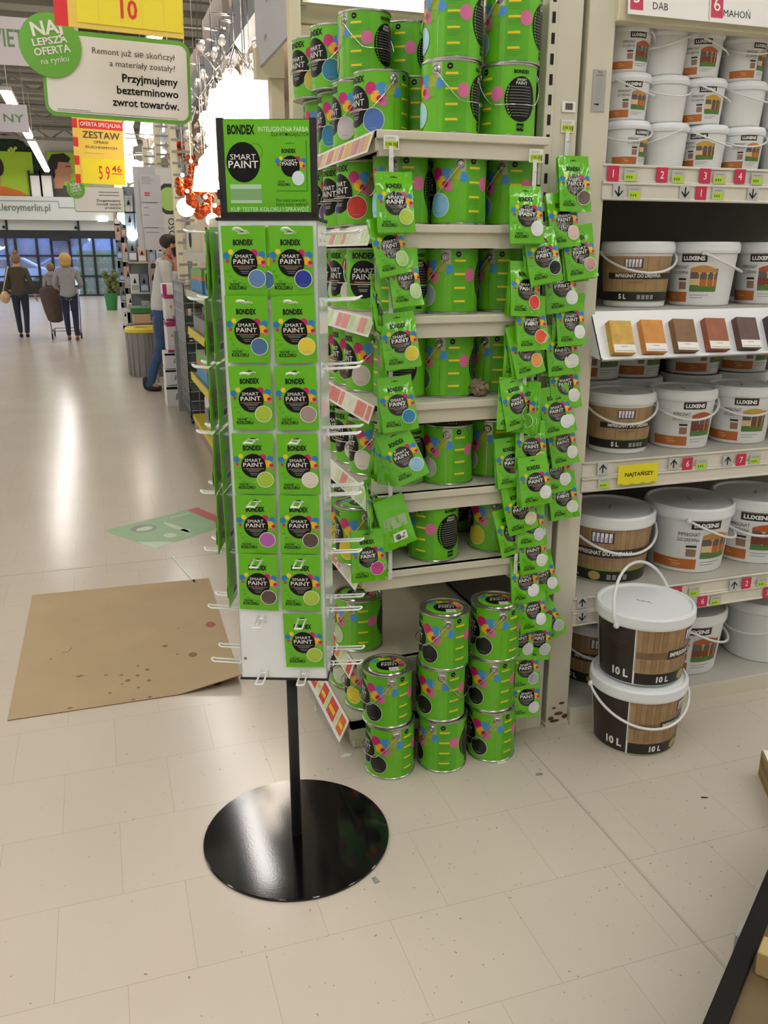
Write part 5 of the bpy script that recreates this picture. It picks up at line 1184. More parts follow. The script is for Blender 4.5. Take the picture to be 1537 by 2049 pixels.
# shelf end next to the stand: cream shelves with yellow price strips
YST = mat('strip_yellow', '#e3d23a', .5); LIL = mat('strip_lilac', '#c4b7d8', .5)
for k, (zt, nm) in enumerate(((1.62, 'topmost'), (1.30, 'second from top'), (.96, 'third from top'), (.54, 'fourth from top'))):
    b = MB(); y0_ = 5.0; y1_ = 8.3; hx = YST if k > 1 else CREAM
    b.b2((.82, y0_, zt-.03), (1.32, y1_, zt), CREAM); b.b2((.805, y0_, zt-.06), (.82, y1_, zt+.01), hx); b.b2((.82, y0_-.01, zt-.06), (1.32, y0_, zt+.01), hx)
    tag(b.build('shelf'), 'cream aisle shelf with %s edge left of the stand, %s' % ('yellow' if k > 1 else 'plain', nm), 'shelf', 'aisle shelves behind the stand')
b = MB(); b.b2((.81, 4.9, .0), (1.32, 8.3, .12), mat('plinth_brown', '#a58a7a', .5)); b.b2((.80, 4.9, .1), (1.32, 8.3, .14), YST); tag(b.build('base_shelf'), 'low brown plinth with yellow strip left of the stand', 'shelf')
b = MB(); b.b2((1.33, 4.45, 0), (1.36, 8.3, 2.0), CREAM); tag(b.build('back_panel'), 'cream back panel of the yellow-striped shelves', 'panel')
def xbox(name, ya, yb, z, h, m, label, cat, group, deco=None, xa=.835, d=.3):
    b = MB(); b.b2((0, 0, 0), (d, yb-ya, h), m, bev=.004); f = plane_map((0, -.001, 0), (1, 0, 0), (0, 0, 1), .001); fs = plane_map((-.001, yb-ya, 0), (0, -1, 0), (0, 0, 1), .001)
    if deco: deco(b, f, fs, d, h, yb-ya)
    return tag(b.build(name, loc=(xa, ya, z+.001)), label, cat, group)
def d_pack(b, f, fs, w, h, d):
    for ff, ww in ((f, w), (fs, d)):
        b.d_rect(ff, 0, 0, ww, h*.55, BXB, 1); b.d_rect(ff, 0, h*.55, ww, h*.7, BXO, 1); b.d_rect(ff, 0, h*.7, ww, h, BXG, 1)
for k, (y_, z_, h_, nm) in enumerate(((6.2, 1.30, .20, 'topmost'), (6.2, 1.09, .15, 'second'), (6.2, .54, .24, 'lowest'), (7.2, 1.30, .2, 'rear topmost'), (7.2, .54, .24, 'rear lowest'))):
    xbox('box_pack', y_, y_+.8, z_, h_, CARTON, 'green and blue box on the aisle shelves left of the stand, %s' % nm, 'box', 'green and blue boxes', d_pack)
for k, y_ in enumerate((6.2, 7.2)): xbox('grey_box', y_, y_+.85, .96, .13, GRB, 'plain grey box on the aisle shelf, %s' % ('front' if k == 0 else 'rear'), 'box', 'grey boxes behind the stand')
def d_h(b, f, fs, w, h, d): b.d_disc(f, w*.5, h*.5, w*.2, h*.3, SLOT, 1, 16, 1); b.d_disc(fs, d*.3, h*.5, d*.1, h*.3, SLOT, 1, 16, 1)
for k, y_ in enumerate((6.0, 7.15)): xbox('storage_box', y_, y_+1.05, 1.62, .24, CREAM2, 'cream box with dark hand hole on top aisle shelf, %s' % ('front' if k == 0 else 'rear'), 'box', 'cream storage boxes', d_h)
for k, (y_, z_) in enumerate(((6.3, .14), (6.7, .14), (7.1, .14), (7.5, .14))):
    b = MB(); b.lathe([(0, 0), (.13, 0), (.15, .02), (.15, .28), (.12, .30), (0, .30)], CARTON, 24); b.d_rect(lambda x, y, L: Vector((.151*math.cos(x), .151*math.sin(x), y)), 2.6, .05, 3.8, .2, GRB, 1, 10, 1)
    tag(b.build('white_tub', loc=(.98, y_, z_+.001)), 'white round tub on the yellow-edged plinth, %s from front' % ORD[k], 'tub', 'white tubs behind the stand')
# boards and posters above the man
def d_txt(b, f, fs, w, h, d):
    for k in range(5): b.d_rect(f, w*.1, h*(.9-.06*k), w*(.5+.08*(k % 3)), h*(.915-.06*k), GREYT, 1)
    b.d_rect(f, w*.2, h*.3, w*.45, h*.36, mat('label_red', '#d8566a', .5), 1); b.d_rect(f, w*.2, h*.22, w*.45, h*.28, mat('label_red', '#d8566a', .5), 1)
LGP = mat('leaflet_grey', '#d6d5dc', .6)
goods('paper_sheet', 282, 350, 320, 404, 11.5, .01, LGP, 'pale leaflet sheet with two red bars left of the lime dot poster', 'sheet', 'leaflets on the aisle rack', d_txt, .001)
goods('paper_sheet', 286, 407, 324, 455, 11.5, .01, LGP, 'second pale leaflet sheet under the red-barred one', 'sheet', 'leaflets on the aisle rack', lambda b, f, fs, w, h, d: [b.d_rect(f, w*.1, h*(.8-.3*k), w*.35, h*(.83-.3*k), GREYT, 1) for k in range(2)], .001)
goods('paper_sheet', 291, 457, 330, 500, 11.5, .01, LGP, 'third pale leaflet sheet behind the man', 'sheet', 'leaflets on the aisle rack', lambda b, f, fs, w, h, d: b.d_rect(f, w*.1, h*.8, w*.7, h*.83, GREYT, 1), .001)
def d_lime(b, f, fs, w, h, d):
    b.d_poly(f, [(w*.08, h*.55), (w*.08, h*.72), (w*.3, h*.80), (w*.65, h*.80), (w*.85, h*.72), (w*.85, h*.55)], GREYP, 1); b.d_poly(f, [(w*.1, h*.55), (w*.1, h*.42), (w*.3, h*.36), (w*.65, h*.36), (w*.85, h*.42), (w*.85, h*.55)], GREYP, 1)
    b.d_disc(f, w*.47, h*.58, w*.40, h*.17, mat('poster_bright_lime', '#b8e07a', .6), 2, 28, 1); b.d_text(f, 'OSO', w*.62, h*.02, w*.25, INK, 1, 'l', 0, rot=PI/2)
goods('lime_dot_poster', 320, 340, 362, 478, 11.505, .02, PAPER, 'white poster with a lime dot above the man', 'poster', None, d_lime, .001)
a_ = atY(278, 500, 11.53); c_b = atY(365, 336, 11.53); b = MB(); b.b2((a_.x, 11.53, a_.z), (c_b.x, 11.56, c_b.z), mat('rack_panel_pale', '#cfd0d2', .6)); b.b2((a_.x+.1, 11.56, 0), (a_.x+.13, 11.59, 2.4), GALV); b.b2((c_b.x-.13, 11.56, 0), (c_b.x-.1, 11.59, 2.4), GALV); tag(b.build('poster_board'), 'pale upright board carrying the leaflets and lime dot poster', 'board')
# ---- far racks along the aisle
PK = [mat('pack_white', '#e3e6ec', .5), mat('pack_paleblue', '#a9c4e6', .5), mat('pack_chrome', '#b9bfc4', .3, metal=.5), mat('pack_redgrey', '#cfa79a', .5), mat('pack_slate', '#6d7a86', .5)]
nq = 0
for r_, (Y_, pxl, pxr) in enumerate(((14.0, 262, 300), (16.5, 250, 285), (20.0, 238, 268))):
    xl = solveX(pxl, Y_, 1.2); xr = xl+.55
    b = MB(); b.b2((xl, Y_+.3, 0), (xr, Y_+.34, 2.6), mat('rack_panel', '#8f9aa0', .6))
    for z in (.12, .62, 1.05, 1.5): b.b2((xl, Y_, z-.02), (xr, Y_+.3, z), CREAM)
    b.b2((xl, Y_+.3, 0), (xl+.05, Y_+.36, 2.6), GALV); tag(b.build('aisle_rack'), 'white aisle rack with hanging packs, %s beyond the man' % ORD[r_], 'rack', 'far aisle racks')
    rr = random.Random(r_)
    for z in (.12, .62, 1.05, 1.5, 1.9, 2.2):
        n = 4
        for i in range(n):
            h = rr.uniform(.2, .36); w = .55/n*.9; m = rr.choice(PK); b = MB(); b.b2((0, 0, 0), (w, .15, h), m, bev=.004); f = plane_map((0, -.001, 0), (1, 0, 0), (0, 0, 1), .001)
            b.d_rect(f, w*.1, h*.1, w*.9, h*.4, rr.choice(PK), 1); b.d_poly(f, [(w*.3, h*.5), (w*.7, h*.5), (w*.5, h*.8)], INK, 1)
            lv = (.12, .62, 1.05, 1.5, 1.9, 2.2).index(z)
            tag(b.build('packet', loc=(xl+i*.55/n, Y_+.05, z+.001)), 'small pack on the %s far aisle rack, %s level, %s in row' % (ORD[r_], ORD[lv], ORD[i]), 'pack', 'packs on far racks')
# bin
p = atZ(292, 756); b = MB(); r = .27
b.lathe([(0, .01), (r*.92, .01), (r*.94, 0), (r, .6), (r*.98, .62), (r*.97, .62)], mat('bin_grey', '#8a8a8a', .4, metal=.4), 36)
for k in range(18): b.cyl((r*.945*math.cos(k*.349), r*.945*math.sin(k*.349), .02), (r*1.0*math.cos(k*.349), r*1.0*math.sin(k*.349), .6), .008, mat('bin_grey', '#8a8a8a'), 5)
o = b.build('waste_bin', loc=(p.x+.06, p.y+r, 0)); tag(o, 'grey waste bin with yellow rim behind the man', 'bin')
b = MB(); b.lathe([(r*1.02, .60), (r*1.04, .64), (r*.98, .665), (r*.6, .66), (r*.56, .63)], mat('bin_yellow', '#e5d24a', .5), 36); b.disc(r*.57, .632, SLOT, 28); b.build('lid', o)
goods('plinth', 264, 648.5, 302, 700, 13.0, .35, GRB, 'grey plinth behind the waste bin', 'plinth', ground=True)
goods('green_mat', 262, 616, 300, 627.5, 13.0, .3, mat('mat_green', '#3f8a4a', .7), 'green folded mat lying above the waste bin', 'mat')
goods('stool_box', 268, 628, 300, 648, 13.0, .3, mat('box_tan', '#d9b894', .6), 'tan low box behind the waste bin', 'box')
p = atZ(222, 608); b = MB(); b.b2((-.2, 0, 0), (.25, .3, 1.7), PAPER); b.b2((-.1, -.05, 0), (.25, 0, .25), mat('mat_green', '#3f8a4a', .7)); tag(b.build('white_stand', loc=(p.x+.45, 26.4, 0)), 'tall white display stand near the entrance, right side', 'stand')
blob('potted_plant', (solveX(222, 28, .8), 27.5, .5), .2, 40, mat('leaf_green', '#5d6a38', .7, var=.4, vscale=9), 'leafy plant beside the white stand near the entrance', 'plant', 1.5)
b = MB(); q = solveX(222, 28, .3); b.lathe([(0, 0), (.15, 0), (.2, .5), (0, .5)], mat('pot_green', '#2f7a45', .5), 20); tag(b.build('plant_pot', loc=(q, 27.5, 0)), 'green pot under the leafy plant near the entrance', 'pot')
# ================================================================== HANGING SIGNS
SGR = mat('sign_green', '#6cb33f', .4); SWH = mat('sign_white', '#f1eee8', .4); SYE = mat('sign_bright_yellow', '#f6e22a', .4); SRD = mat('sign_red', '#e02a2c', .4); SAM = mat('sign_amber', '#f3cf57', .4)
def rrect(x0_, y0_, x1_, y1_, r, n=6):
    out = []
    for cx_, cy, a0 in ((x1_-r, y1_-r, 0), (x0_+r, y1_-r, 90), (x0_+r, y0_+r, 180), (x1_-r, y0_+r, 270)):
        for k in range(n+1): a = math.radians(a0+90*k/n); out.append((cx_+r*math.cos(a), cy+r*math.sin(a)))
    return out
def prism(b, pts, d, m):
    n = len(pts); b.add([(x, 0, y) for x, y in pts]+[(x, d, y) for x, y in pts], [tuple(range(n)), tuple(range(2*n-1, n-1, -1))]+[(i, n+i, n+(i+1) % n, (i+1) % n) for i in range(n)], m)
def hang_sign(name, px0, py0, px1, py1, Y, label, draw, th=.012, roll=0.0, ztop=6.05, yaw=0.0):
    a = atY(px0, py1, Y); c = atY(px1, py0, Y); w, h = c.x-a.x, c.z-a.z
    b = MB(); f = plane_map((0, -.0015, 0), (1, 0, 0), (0, 0, 1), .0015); draw(b, f, w, h)
    for x in (w*.2, w*.8): b.cyl((x, th/2, h-.01), (x, th/2, ztop-a.z), .0015, GREYT, 4)
    o = b.build(name, loc=(a.x, Y, a.z)); o.rotation_euler = (0, roll, yaw); return tag(o, label, 'hanging sign')
def badge(b, f, cx, cy, r, k=1.0):
    b.add([(cx+r*math.cos(2*PI*i/40), -.012, cy+r*math.sin(2*PI*i/40)) for i in range(40)]+[(cx+r*math.cos(2*PI*i/40), 0, cy+r*math.sin(2*PI*i/40)) for i in range(40)], [tuple(range(40))]+[(i, 40+i, 40+(i+1) % 40, (i+1) % 40) for i in range(40)], SGR)
    g = lambda x, y, L: f(cx+x*r, cy+y*r, 0)+Vector((0, -.012-.001*L, 0)); t = .2
    R2 = lambda x, y: (x*math.cos(t)-y*math.sin(t), x*math.sin(t)+y*math.cos(t))
    for s, y, h, w_, bo in (('NAJ', .34, .40, 1.0, .03), ('LEPSZA', .04, .21, 1.15, .025), ('OFERTA', -.26, .22, 1.2, .025), ('na rynku', -.54, .18, .92, .0)):
        px_, py_ = R2(0.02, y); b.d_text(g, s, px_-.0, py_, h, SWH, 1, 'c', bo, fit=w_, rot=t)
def sg_main(b, f, w, h):
    prism(b, rrect(0, 0, w, h, h*.14), .012, SGR)
    g = lambda x, y, L: f(x, y, L)
    b.d_poly(g, rrect(w*.022, h*.045, w*.978, h*.945, h*.1), SWH, 1)
    b.d_text(g, 'Remont już się skończył', w*.895, h*.76, h*.07, GREYP, 2, 'r', 0, fit=w*.56); b.d_text(g, 'a materiały zostały?', w*.895, h*.63, h*.07, GREYP, 2, 'r', 0, fit=w*.45)
    for s, y, ww in (('Przyjmujemy', .46, .385), ('bezterminowo', .315, .425), ('zwrot towarów.', .17, .46)): b.d_text(g, s, w*.91, h*y, h*.09, INK, 2, 'r', .022, fit=w*ww)
    for k in range(2): b.d_rect(g, w*.08, h*(.06+.02*k), w*(.3 if k else .9), h*(.067+.02*k), GREYT, 2)
    badge(b, f, w*.065, h*.80, h*.365)
hang_sign('hanging_sign', 92, 76, 374, 230, 5.0, 'white hanging sign with green border and round green badge, nearest', sg_main, roll=.025)
def sg_yel(b, f, w, h):
    prism(b, [(0, 0), (w, 0), (w, h), (0, h)], .012, SAM); b.d_rect(f, 0, 0, w*.1, h, SRD, 1); b.d_rect(f, w*.17, h*.06, w*.99, h, SYE, 1)
    for k in range(4): b.d_rect(f, w*(.33+.17*k), h*.1, w*(.335+.17*k), h, SAM, 2)
    b.d_text(f, '10', w*.57, h*.16, h*.2, SRD, 3, 'c', .02, fit=w*.13)
hang_sign('price_sign', 110, -110, 357, 50, 4.5, 'yellow and red price sign cut off by the top of the photo', sg_yel, roll=.03)
def sg_zes(b, f, w, h):
    prism(b, [(0, 0), (w, 0), (w, h), (0, h)], .01, SAM)
    for k in range(4): b.d_rect(f, 0, h*(.0+.28*k), w*.1, h*(.14+.28*k), SRD, 1)
    b.d_rect(f, w*.14, h*.84, w, h*.97, SRD, 1); b.d_rect(f, w*.13, 0, w, h*.4, SYE, 1)
    b.d_text(f, 'OFERTA SPECJALNA', w*.56, h*.88, h*.06, WHITE, 2, 'c', .01, fit=w*.8); b.d_text(f, 'ZESTAW', w*.56, h*.70, h*.1, GREYP, 2, 'c', .01, fit=w*.74); b.d_text(f, 'OPRAW', w*.55, h*.62, h*.045, GREYP, 2, 'c', 0, fit=w*.3); b.d_text(f, 'RUCHOMYCH GRAJEK' if 0 else 'RUCHOMYCH', w*.55, h*.545, h*.04, GREYP, 2, 'c', 0, fit=w*.62)
    b.d_rect(f, w*.2, h*.47, w*.6, h*.475, GREYT, 2); b.d_text(f, '5 9', w*.58, h*.08, h*.2, SRD, 2, 'c', .01, sx=.62, fit=w*.22); b.d_text(f, '46', w*.83, h*.2, h*.1, SRD, 2, 'c', .01, fit=w*.2); b.d_rect(f, w*.72, h*.165, w*.95, h*.178, SRD, 2)
hang_sign('price_sign', 152, 238, 241, 366, 8.0, 'tall yellow special-offer sign priced 59 46 above the aisle', sg_zes, roll=.03)
def sg_naj(b, f, w, h):
    prism(b, rrect(0, 0, w, h, h*.1), .012, SGR); b.d_poly(f, rrect(w*.012, h*.03, w*.985, h*.985, h*.08), SWH, 1)
    for s, y in (('Zorganizujemy', .42), ('montaż naszych', .28), ('produktów', .14)): b.d_text(f, s, w*.92, h*y, h*.09, GREYP, 2, 'r', .02, fit=w*(.48 if s != 'produktów' else .32))
    for k in range(2): b.d_rect(f, w*.5, h*(.65+.12*k), w*.9, h*(.69+.12*k), GREYT, 2)
    badge(b, f, w*.06, h*.88, h*.36)
hang_sign('hanging_sign', 150, 375, 247, 424, 12.0, 'small white hanging sign with green badge, farther down the aisle', sg_naj)
LAVW = mat('sign_lavender_white', '#dfdbe4', .5)
def sg_t(t, al, fitw):
    def d(b, f, w, h):
        prism(b, [(0, 0), (w, 0), (w, h), (0, h)], .02, LAVW); b.d_text(f, t, w*(.96 if al == 'r' else .5), h*.36, h*.28, mat('sign_text_green', '#6f9a6a', .5), 1, al, .01, fit=w*fitw)
    return d
hang_sign('department_sign', -170, 44, 155, 118, 9.0, 'long white department sign behind the round green badge', lambda b, f, w, h: (prism(b, [(0, 0), (w, 0), (w, h), (0, h)], .02, LAVW), b.d_text(f, 'OŚWIETLENIE', w*.285, h*.38, h*.36, mat('sign_text_green', '#6f9a6a', .5), 1, 'l', .01, fit=w*.62)))
hang_sign('department_sign', -150, 210, 53, 257, 14.0, 'white department sign at the left edge below the larger one', sg_t('ŁAZIENKI I KUCHNY' if 0 else 'KUCHNIE ŁAZIENKOWNY' if 0 else 'NY', 'r', .2))
# ================================================================== PEOPLE
SKIN = mat('skin', '#c98f76', .5, var=.05, vscale=20)
def skin_obj(name, pts, edges, m, parent, root=0, sub=2):
    bm = bmesh.new(); lay = bm.verts.layers.skin.verify(); vs = []
    for i, (p, r) in enumerate(pts):
        v = bm.verts.new(p); rx, ry = r if isinstance(r, tuple) else (r, r); v[lay].radius = (rx, ry); v[lay].use_root = (i == root); vs.append(v)
    for a, c in edges: bm.edges.new((vs[a], vs[c]))
    me = bpy.data.meshes.new(name); bm.to_mesh(me); bm.free(); me.materials.append(m)
    o = bpy.data.objects.new(name, me); COL.objects.link(o); o.parent = parent
    o.modifiers.new('skin', 'SKIN').use_smooth_shade = True; s = o.modifiers.new('sub', 'SUBSURF'); s.levels = sub; s.render_levels = sub
    return o
def person(loc, rz, h, pose, cloth, label, group=None):
    """pose: joint overrides for a 1.70 m figure facing +Y"""
    e = empty('person', loc, rz); e.scale = (h/1.7,)*3; tag(e, label, 'person', group)
    J = dict(pel=(0, 0, .95), wai=(0, 0, 1.08), che=(0, .0, 1.27), neb=(0, -.005, 1.41), nec=(0, .01, 1.48), hlo=(0, .03, 1.54), hmi=(0, .015, 1.61), hto=(0, .0, 1.67), nose=(0, .115, 1.585))
    for s, n in ((-1, 'L'), (1, 'R')):
        J.update({'hip'+n: (s*.085, 0, .90), 'kne'+n: (s*.095, .015, .50), 'ank'+n: (s*.095, -.01, .085), 'toe'+n: (s*.105, .13, .03), 'sho'+n: (s*.165, -.01, 1.375), 'elb'+n: (s*.225, -.03, 1.10), 'wri'+n: (s*.235, .03, .86), 'han'+n: (s*.235, .05, .785)})
    J.update(pose)
    V = lambda k: Vector(J[k])
    pts, ed, ix = [], [], {}
    def add(k, r, par=None, p=None):
        pts.append((p if p is not None else V(k), r)); ix[k] = len(pts)-1
        if par: ed.append((ix[par], ix[k]))
    add('pel', (.135, .105)); add('wai', (.115, .09), 'pel'); add('che', (.14, .10), 'wai'); add('neb', .075, 'che'); add('nec', .052, 'neb'); add('hlo', (.062, .07), 'nec'); add('hmi', (.076, .09), 'hlo'); add('hto', (.055, .065), 'hmi')
    add('nose', .014, 'hlo', V('hlo').lerp(V('nose'), .95))
    for n in 'LR':
        add('hip'+n, .085, 'pel'); add('kne'+n, .055, 'hip'+n); add('ank'+n, .036, 'kne'+n); add('toe'+n, .032, 'ank'+n)
        add('sho'+n, .055, 'neb'); add('elb'+n, .04, 'sho'+n); add('wri'+n, .027, 'elb'+n); add('han'+n, (.03, .022), 'wri'+n)
        d = (V('han'+n)-V('wri'+n)).normalized(); sd = Vector(pose.get('palm'+n, (0, 1, 0))); sd = (sd-d*sd.dot(d)).normalized(); cu = d.cross(sd)*(.4)
        for q, (o_, L_) in enumerate(((-.024, .062), (-.008, .074), (.008, .07), (.024, .055))):
            r0 = V('han'+n)+sd*o_; add('f%s%d' % (n, q), .0085, 'han'+n, r0+d*L_*.5); add('g%s%d' % (n, q), .0075, 'f%s%d' % (n, q), r0+(d+cu*.6).normalized()*L_)
        add('t'+n, .0095, 'han'+n, V('wri'+n).lerp(V('han'+n), .55)+sd*-.035); add('u'+n, .008, 't'+n, V('han'+n)+sd*-.045+d*.015)
    skin_obj('body', pts, ed, SKIN, e, 0, 1)
    # clothing
    se = cloth.get('seat', .145); tr = [(V('pel')+Vector((0, 0, .03)), (se, se*.8))]; te = []
    for n in 'LR':
        i = len(tr); tr += [(V('hip'+n)-Vector((0, 0, .04)), .098), (V('hip'+n).lerp(V('kne'+n), .55), .082), (V('kne'+n), .066), (V('kne'+n).lerp(V('ank'+n), .5), .058), (V('ank'+n)+Vector((0, 0, cloth.get('low', .0))), cloth.get('cuff', .052))]
        te += [(0, i), (i, i+1), (i+1, i+2), (i+2, i+3), (i+3, i+4)]
    skin_obj('trousers', tr, te, cloth['trousers'], e)
    hem = cloth.get('hem', .86); fl_ = cloth.get('flare', .0); px = V('pel')
    jk = [(V('che'), (.165, .125)), (V('wai'), (.15, .12)), (Vector((px.x, px.y, .95)), (.165+fl_*.5, .13)), (Vector((px.x, px.y, hem)), (.165+fl_, .135)), (V('neb')-Vector((0, 0, .02)), (.10, .085)), (V('nec')-Vector((0, 0, .02)), .066)]
    je = [(0, 1), (1, 2), (2, 3), (0, 4), (4, 5)]
    for n in 'LR':
        i = len(jk); jk += [(V('sho'+n), .074), (V('sho'+n).lerp(V('elb'+n), .5), .062), (V('elb'+n), .056), (V('elb'+n).lerp(V('wri'+n), .9), .043)]; je += [(4, i), (i, i+1), (i+1, i+2), (i+2, i+3)]
    skin_obj(cloth.get('topname', 'jacket'), jk, je, cloth['top'], e)
    for n in 'LR':
        k = 1 if n == 'R' else -1; d = (V('toe'+n)-V('ank'+n)); d.z = 0; a = V('ank'+n)
        skin_obj('shoe', [(a+Vector((0, 0, cloth.get('boot', -.005))), cloth.get('shoer', .046)), (a+Vector((0, 0, -.045))-d.normalized()*.03, .04), (a+Vector((0, 0, -.05))+d.normalized()*.07, .042), (a+Vector((0, 0, -.055))+d.normalized()*.155, .032)], [(0, 1), (1, 2), (2, 3)], cloth['shoe'], e)
    return e, J
HB = mat('hair_light_brown', '#8a6a4c', .6, bump=.5, bscale=90); HBL = mat('hair_blonde', '#c7a05e', .55, bump=.5, bscale=90); HDK = mat('hair_dark', '#33261f', .6, bump=.5, bscale=90)
JEAN = mat('denim_dark', '#262c42', .8, var=.15, vscale=14); JEAN2 = mat('denim_blue', '#3d5884', .8, var=.2, vscale=12); OLV = mat('cloth_olive', '#4b4637', .85, var=.1, vscale=16); GRYC = mat('cloth_grey', '#9a9a9e', .9, var=.08, vscale=18); HOOD = mat('cloth_pale_grey', '#cfd0ce', .9, var=.06, vscale=14); SHOE = mat('shoe_dark', '#231f1d', .5); SHOE2 = mat('shoe_brown', '#6b4636', .5)
# woman in green cardigan
p = atZ(50, 676); w1, J = person((p.x, p.y, 0), -.03, 1.61, dict(elbL=(-.235, -.02, 1.12), wriL=(-.20, .10, .98), hanL=(-.17, .15, .97), elbR=(.25, -.05, 1.12), wriR=(.30, .0, .88), hanR=(.315, .02, .80), kneR=(.085, .03, .5), ankR=(.075, -.16, .10), toeR=(.075, -.03, .03), kneL=(-.09, .05, .5), ankL=(-.075, .08, .085), toeL=(-.08, .22, .03)),
    dict(trousers=JEAN, top=OLV, hem=.80, flare=.03, shoe=SHOE, topname='cardigan'), 'person in olive cardigan and dark jeans walking away with a shoulder bag')
b = MB(); b.sphere((0, -.02, 1.625), .105, HB, 18, (.95, 1.05, 1.05)); b.sphere((0, -.05, 1.735), .055, HB, 12); b.build('hair', w1)
be = tag(MB().sphere((0, 0, 0), .12, mat('bag_floral', '#d9b48a', .7, var=.35, vscale=22), 18, (.75, .8, 1.0)).build('shoulder_bag', loc=(p.x-.27, p.y-.03, .80)), 'beige floral shoulder bag hanging at the side of the olive cardigan', 'bag')
b = MB(); b.tube([(-.03, 0, .1), (.05, -.06, .35), (.1, -.09, .52), (.12, -.02, .58), (.12, .05, .55)], .011, mat('strap_cream', '#dccdb8', .6), 6); b.build('strap', be)
# woman in grey coat
p = atZ(147, 683); w2, J = person((p.x, p.y, 0), 0.0, 1.62, dict(elbL=(-.25, .02, 1.12), wriL=(-.20, .22, 1.04), hanL=(-.18, .30, 1.03), elbR=(.25, .02, 1.12), wriR=(.20, .22, 1.04), hanR=(.18, .30, 1.03), kneL=(-.08, .03, .5), ankL=(-.07, .04, .095), kneR=(.09, .02, .5), ankR=(.085, -.05, .095), toeL=(-.07, .16, .03), toeR=(.085, .08, .03)),
    dict(trousers=JEAN, top=GRYC, hem=.78, flare=.02, shoe=SHOE2, cuff=.045, topname='coat'), 'person with blonde bob in a light grey coat pushing a cart')
b = MB(); b.sphere((0, -.01, 1.60), .115, HBL, 18, (1.05, 1.0, 1.1)); b.sphere((0, -.05, 1.52), .095, HBL, 14, (1.15, .7, .8)); b.build('hair', w2)
# cart
ce = empty('shopping_cart', (p.x-.12, p.y+.45, 0), 0.02); tag(ce, 'silver wire shopping cart pushed by the person in grey coat', 'shopping cart')
b = MB(); CW2 = .27
for z, y0_, y1_, wd in ((1.0, 0, .85, .29), (.55, .08, .8, .24)):
    b.tube([(-wd, y0_, z), (wd, y0_, z), (wd-.04, y1_, z), (-wd+.04, y1_, z)], .009, GALV, 6, closed=True)
for k in range(9):
    t = -1+2*k/8; b.cyl((t*.29, 0, 1.0), (t*.24, .08, .55), .004, GALV, 5); b.cyl((t*.25, .85, 1.0), (t*.2, .8, .55), .004, GALV, 5); b.cyl((t*.24, .08, .55), (t*.2, .8, .55), .004, GALV, 5)
for sx in (-1, 1):
    for k in range(1, 8): t = k/8; b.cyl((sx*(.29-.04*t), .85*t, 1.0), (sx*(.24-.04*t), .08+.72*t, .55), .004, GALV, 5)
    for zz in (.7, .85): b.cyl((sx*.265, .04, zz), (sx*.235, .83, zz), .004, GALV, 5)
b.build('basket', ce)
b = MB()
for sx in (-1, 1): b.tube([(sx*.29, -.02, 1.0), (sx*.29, .0, .55), (sx*.27, .06, .16)], .012, GALV, 6); b.tube([(sx*.27, .06, .16), (sx*.24, .85, .16)], .012, GALV, 6)
b.tube([(-.27, .06, .16), (.27, .06, .16)], .01, GALV, 6); b.tube([(-.24, .85, .16), (.24, .85, .16)], .01, GALV, 6); b.build('frame', ce)
b = MB(); b.tube([(-.29, -.06, 1.02), (.29, -.06, 1.02)], .018, BLKM, 10); b.build('handle', ce)
for sx, yy in ((-.27, .06), (.27, .06), (-.24, .85), (.24, .85)):
    b = MB(); b.cyl((sx-.014, yy, .06), (sx+.014, yy, .06), .06, BLKM, 16); b.b2((sx-.02, yy-.02, .06), (sx+.02, yy+.02, .16), GALV); b.build('wheel', ce)
# brown coat hung on the cart
COATB = mat('cloth_brown', '#5c4c48', .9, var=.15, vscale=12)
b = MB(); prof = [(.10, 1.02), (.16, .95), (.17, .75), (.15, .55), (.13, .38), (.06, .34)]
vs = []; n = 20
for j, (r, z) in enumerate(prof):
    for i in range(n):
        a = 2*PI*i/n; rr_ = r*(1+.14*math.sin(5*a+z*5)); vs.append((rr_*math.cos(a)+.10*(1-z), rr_*.5*math.sin(a), z))
fs = [(j*n+i, j*n+(i+1) % n, (j+1)*n+(i+1) % n, (j+1)*n+i) for j in range(len(prof)-1) for i in range(n)]+[tuple(range(n))[::-1], tuple(range((len(prof)-1)*n, len(prof)*n))]
b.add(vs, fs, COATB, True); tag(b.build('brown_coat', loc=(p.x-.36, p.y+.33, .0)), 'brown coat draped over the left of the cart handle', 'coat')
# child seated in cart seat
c_, J = person((p.x-.31, p.y+.75, .30), 0.1, 1.12, dict(kneL=(-.1, .3, .82), ankL=(-.1, .34, .45), toeL=(-.1, .46, .42), kneR=(.1, .3, .82), ankR=(.1, .34, .45), toeR=(.1, .46, .42), pel=(0, 0, .98), hipL=(-.085, .05, .95), hipR=(.085, .05, .95)),
    dict(trousers=JEAN, top=GRYC, hem=.93, shoe=SHOE, topname='hoodie'), 'child in grey hooded top riding in the shopping cart')
b = MB(); b.sphere((0, -.01, 1.63), .12, HB, 16); b.build('hair', c_); b = MB(); b.sphere((0, -.11, 1.43), .12, GRYC, 14, (1.1, .6, .7)); b.build('hood', c_)
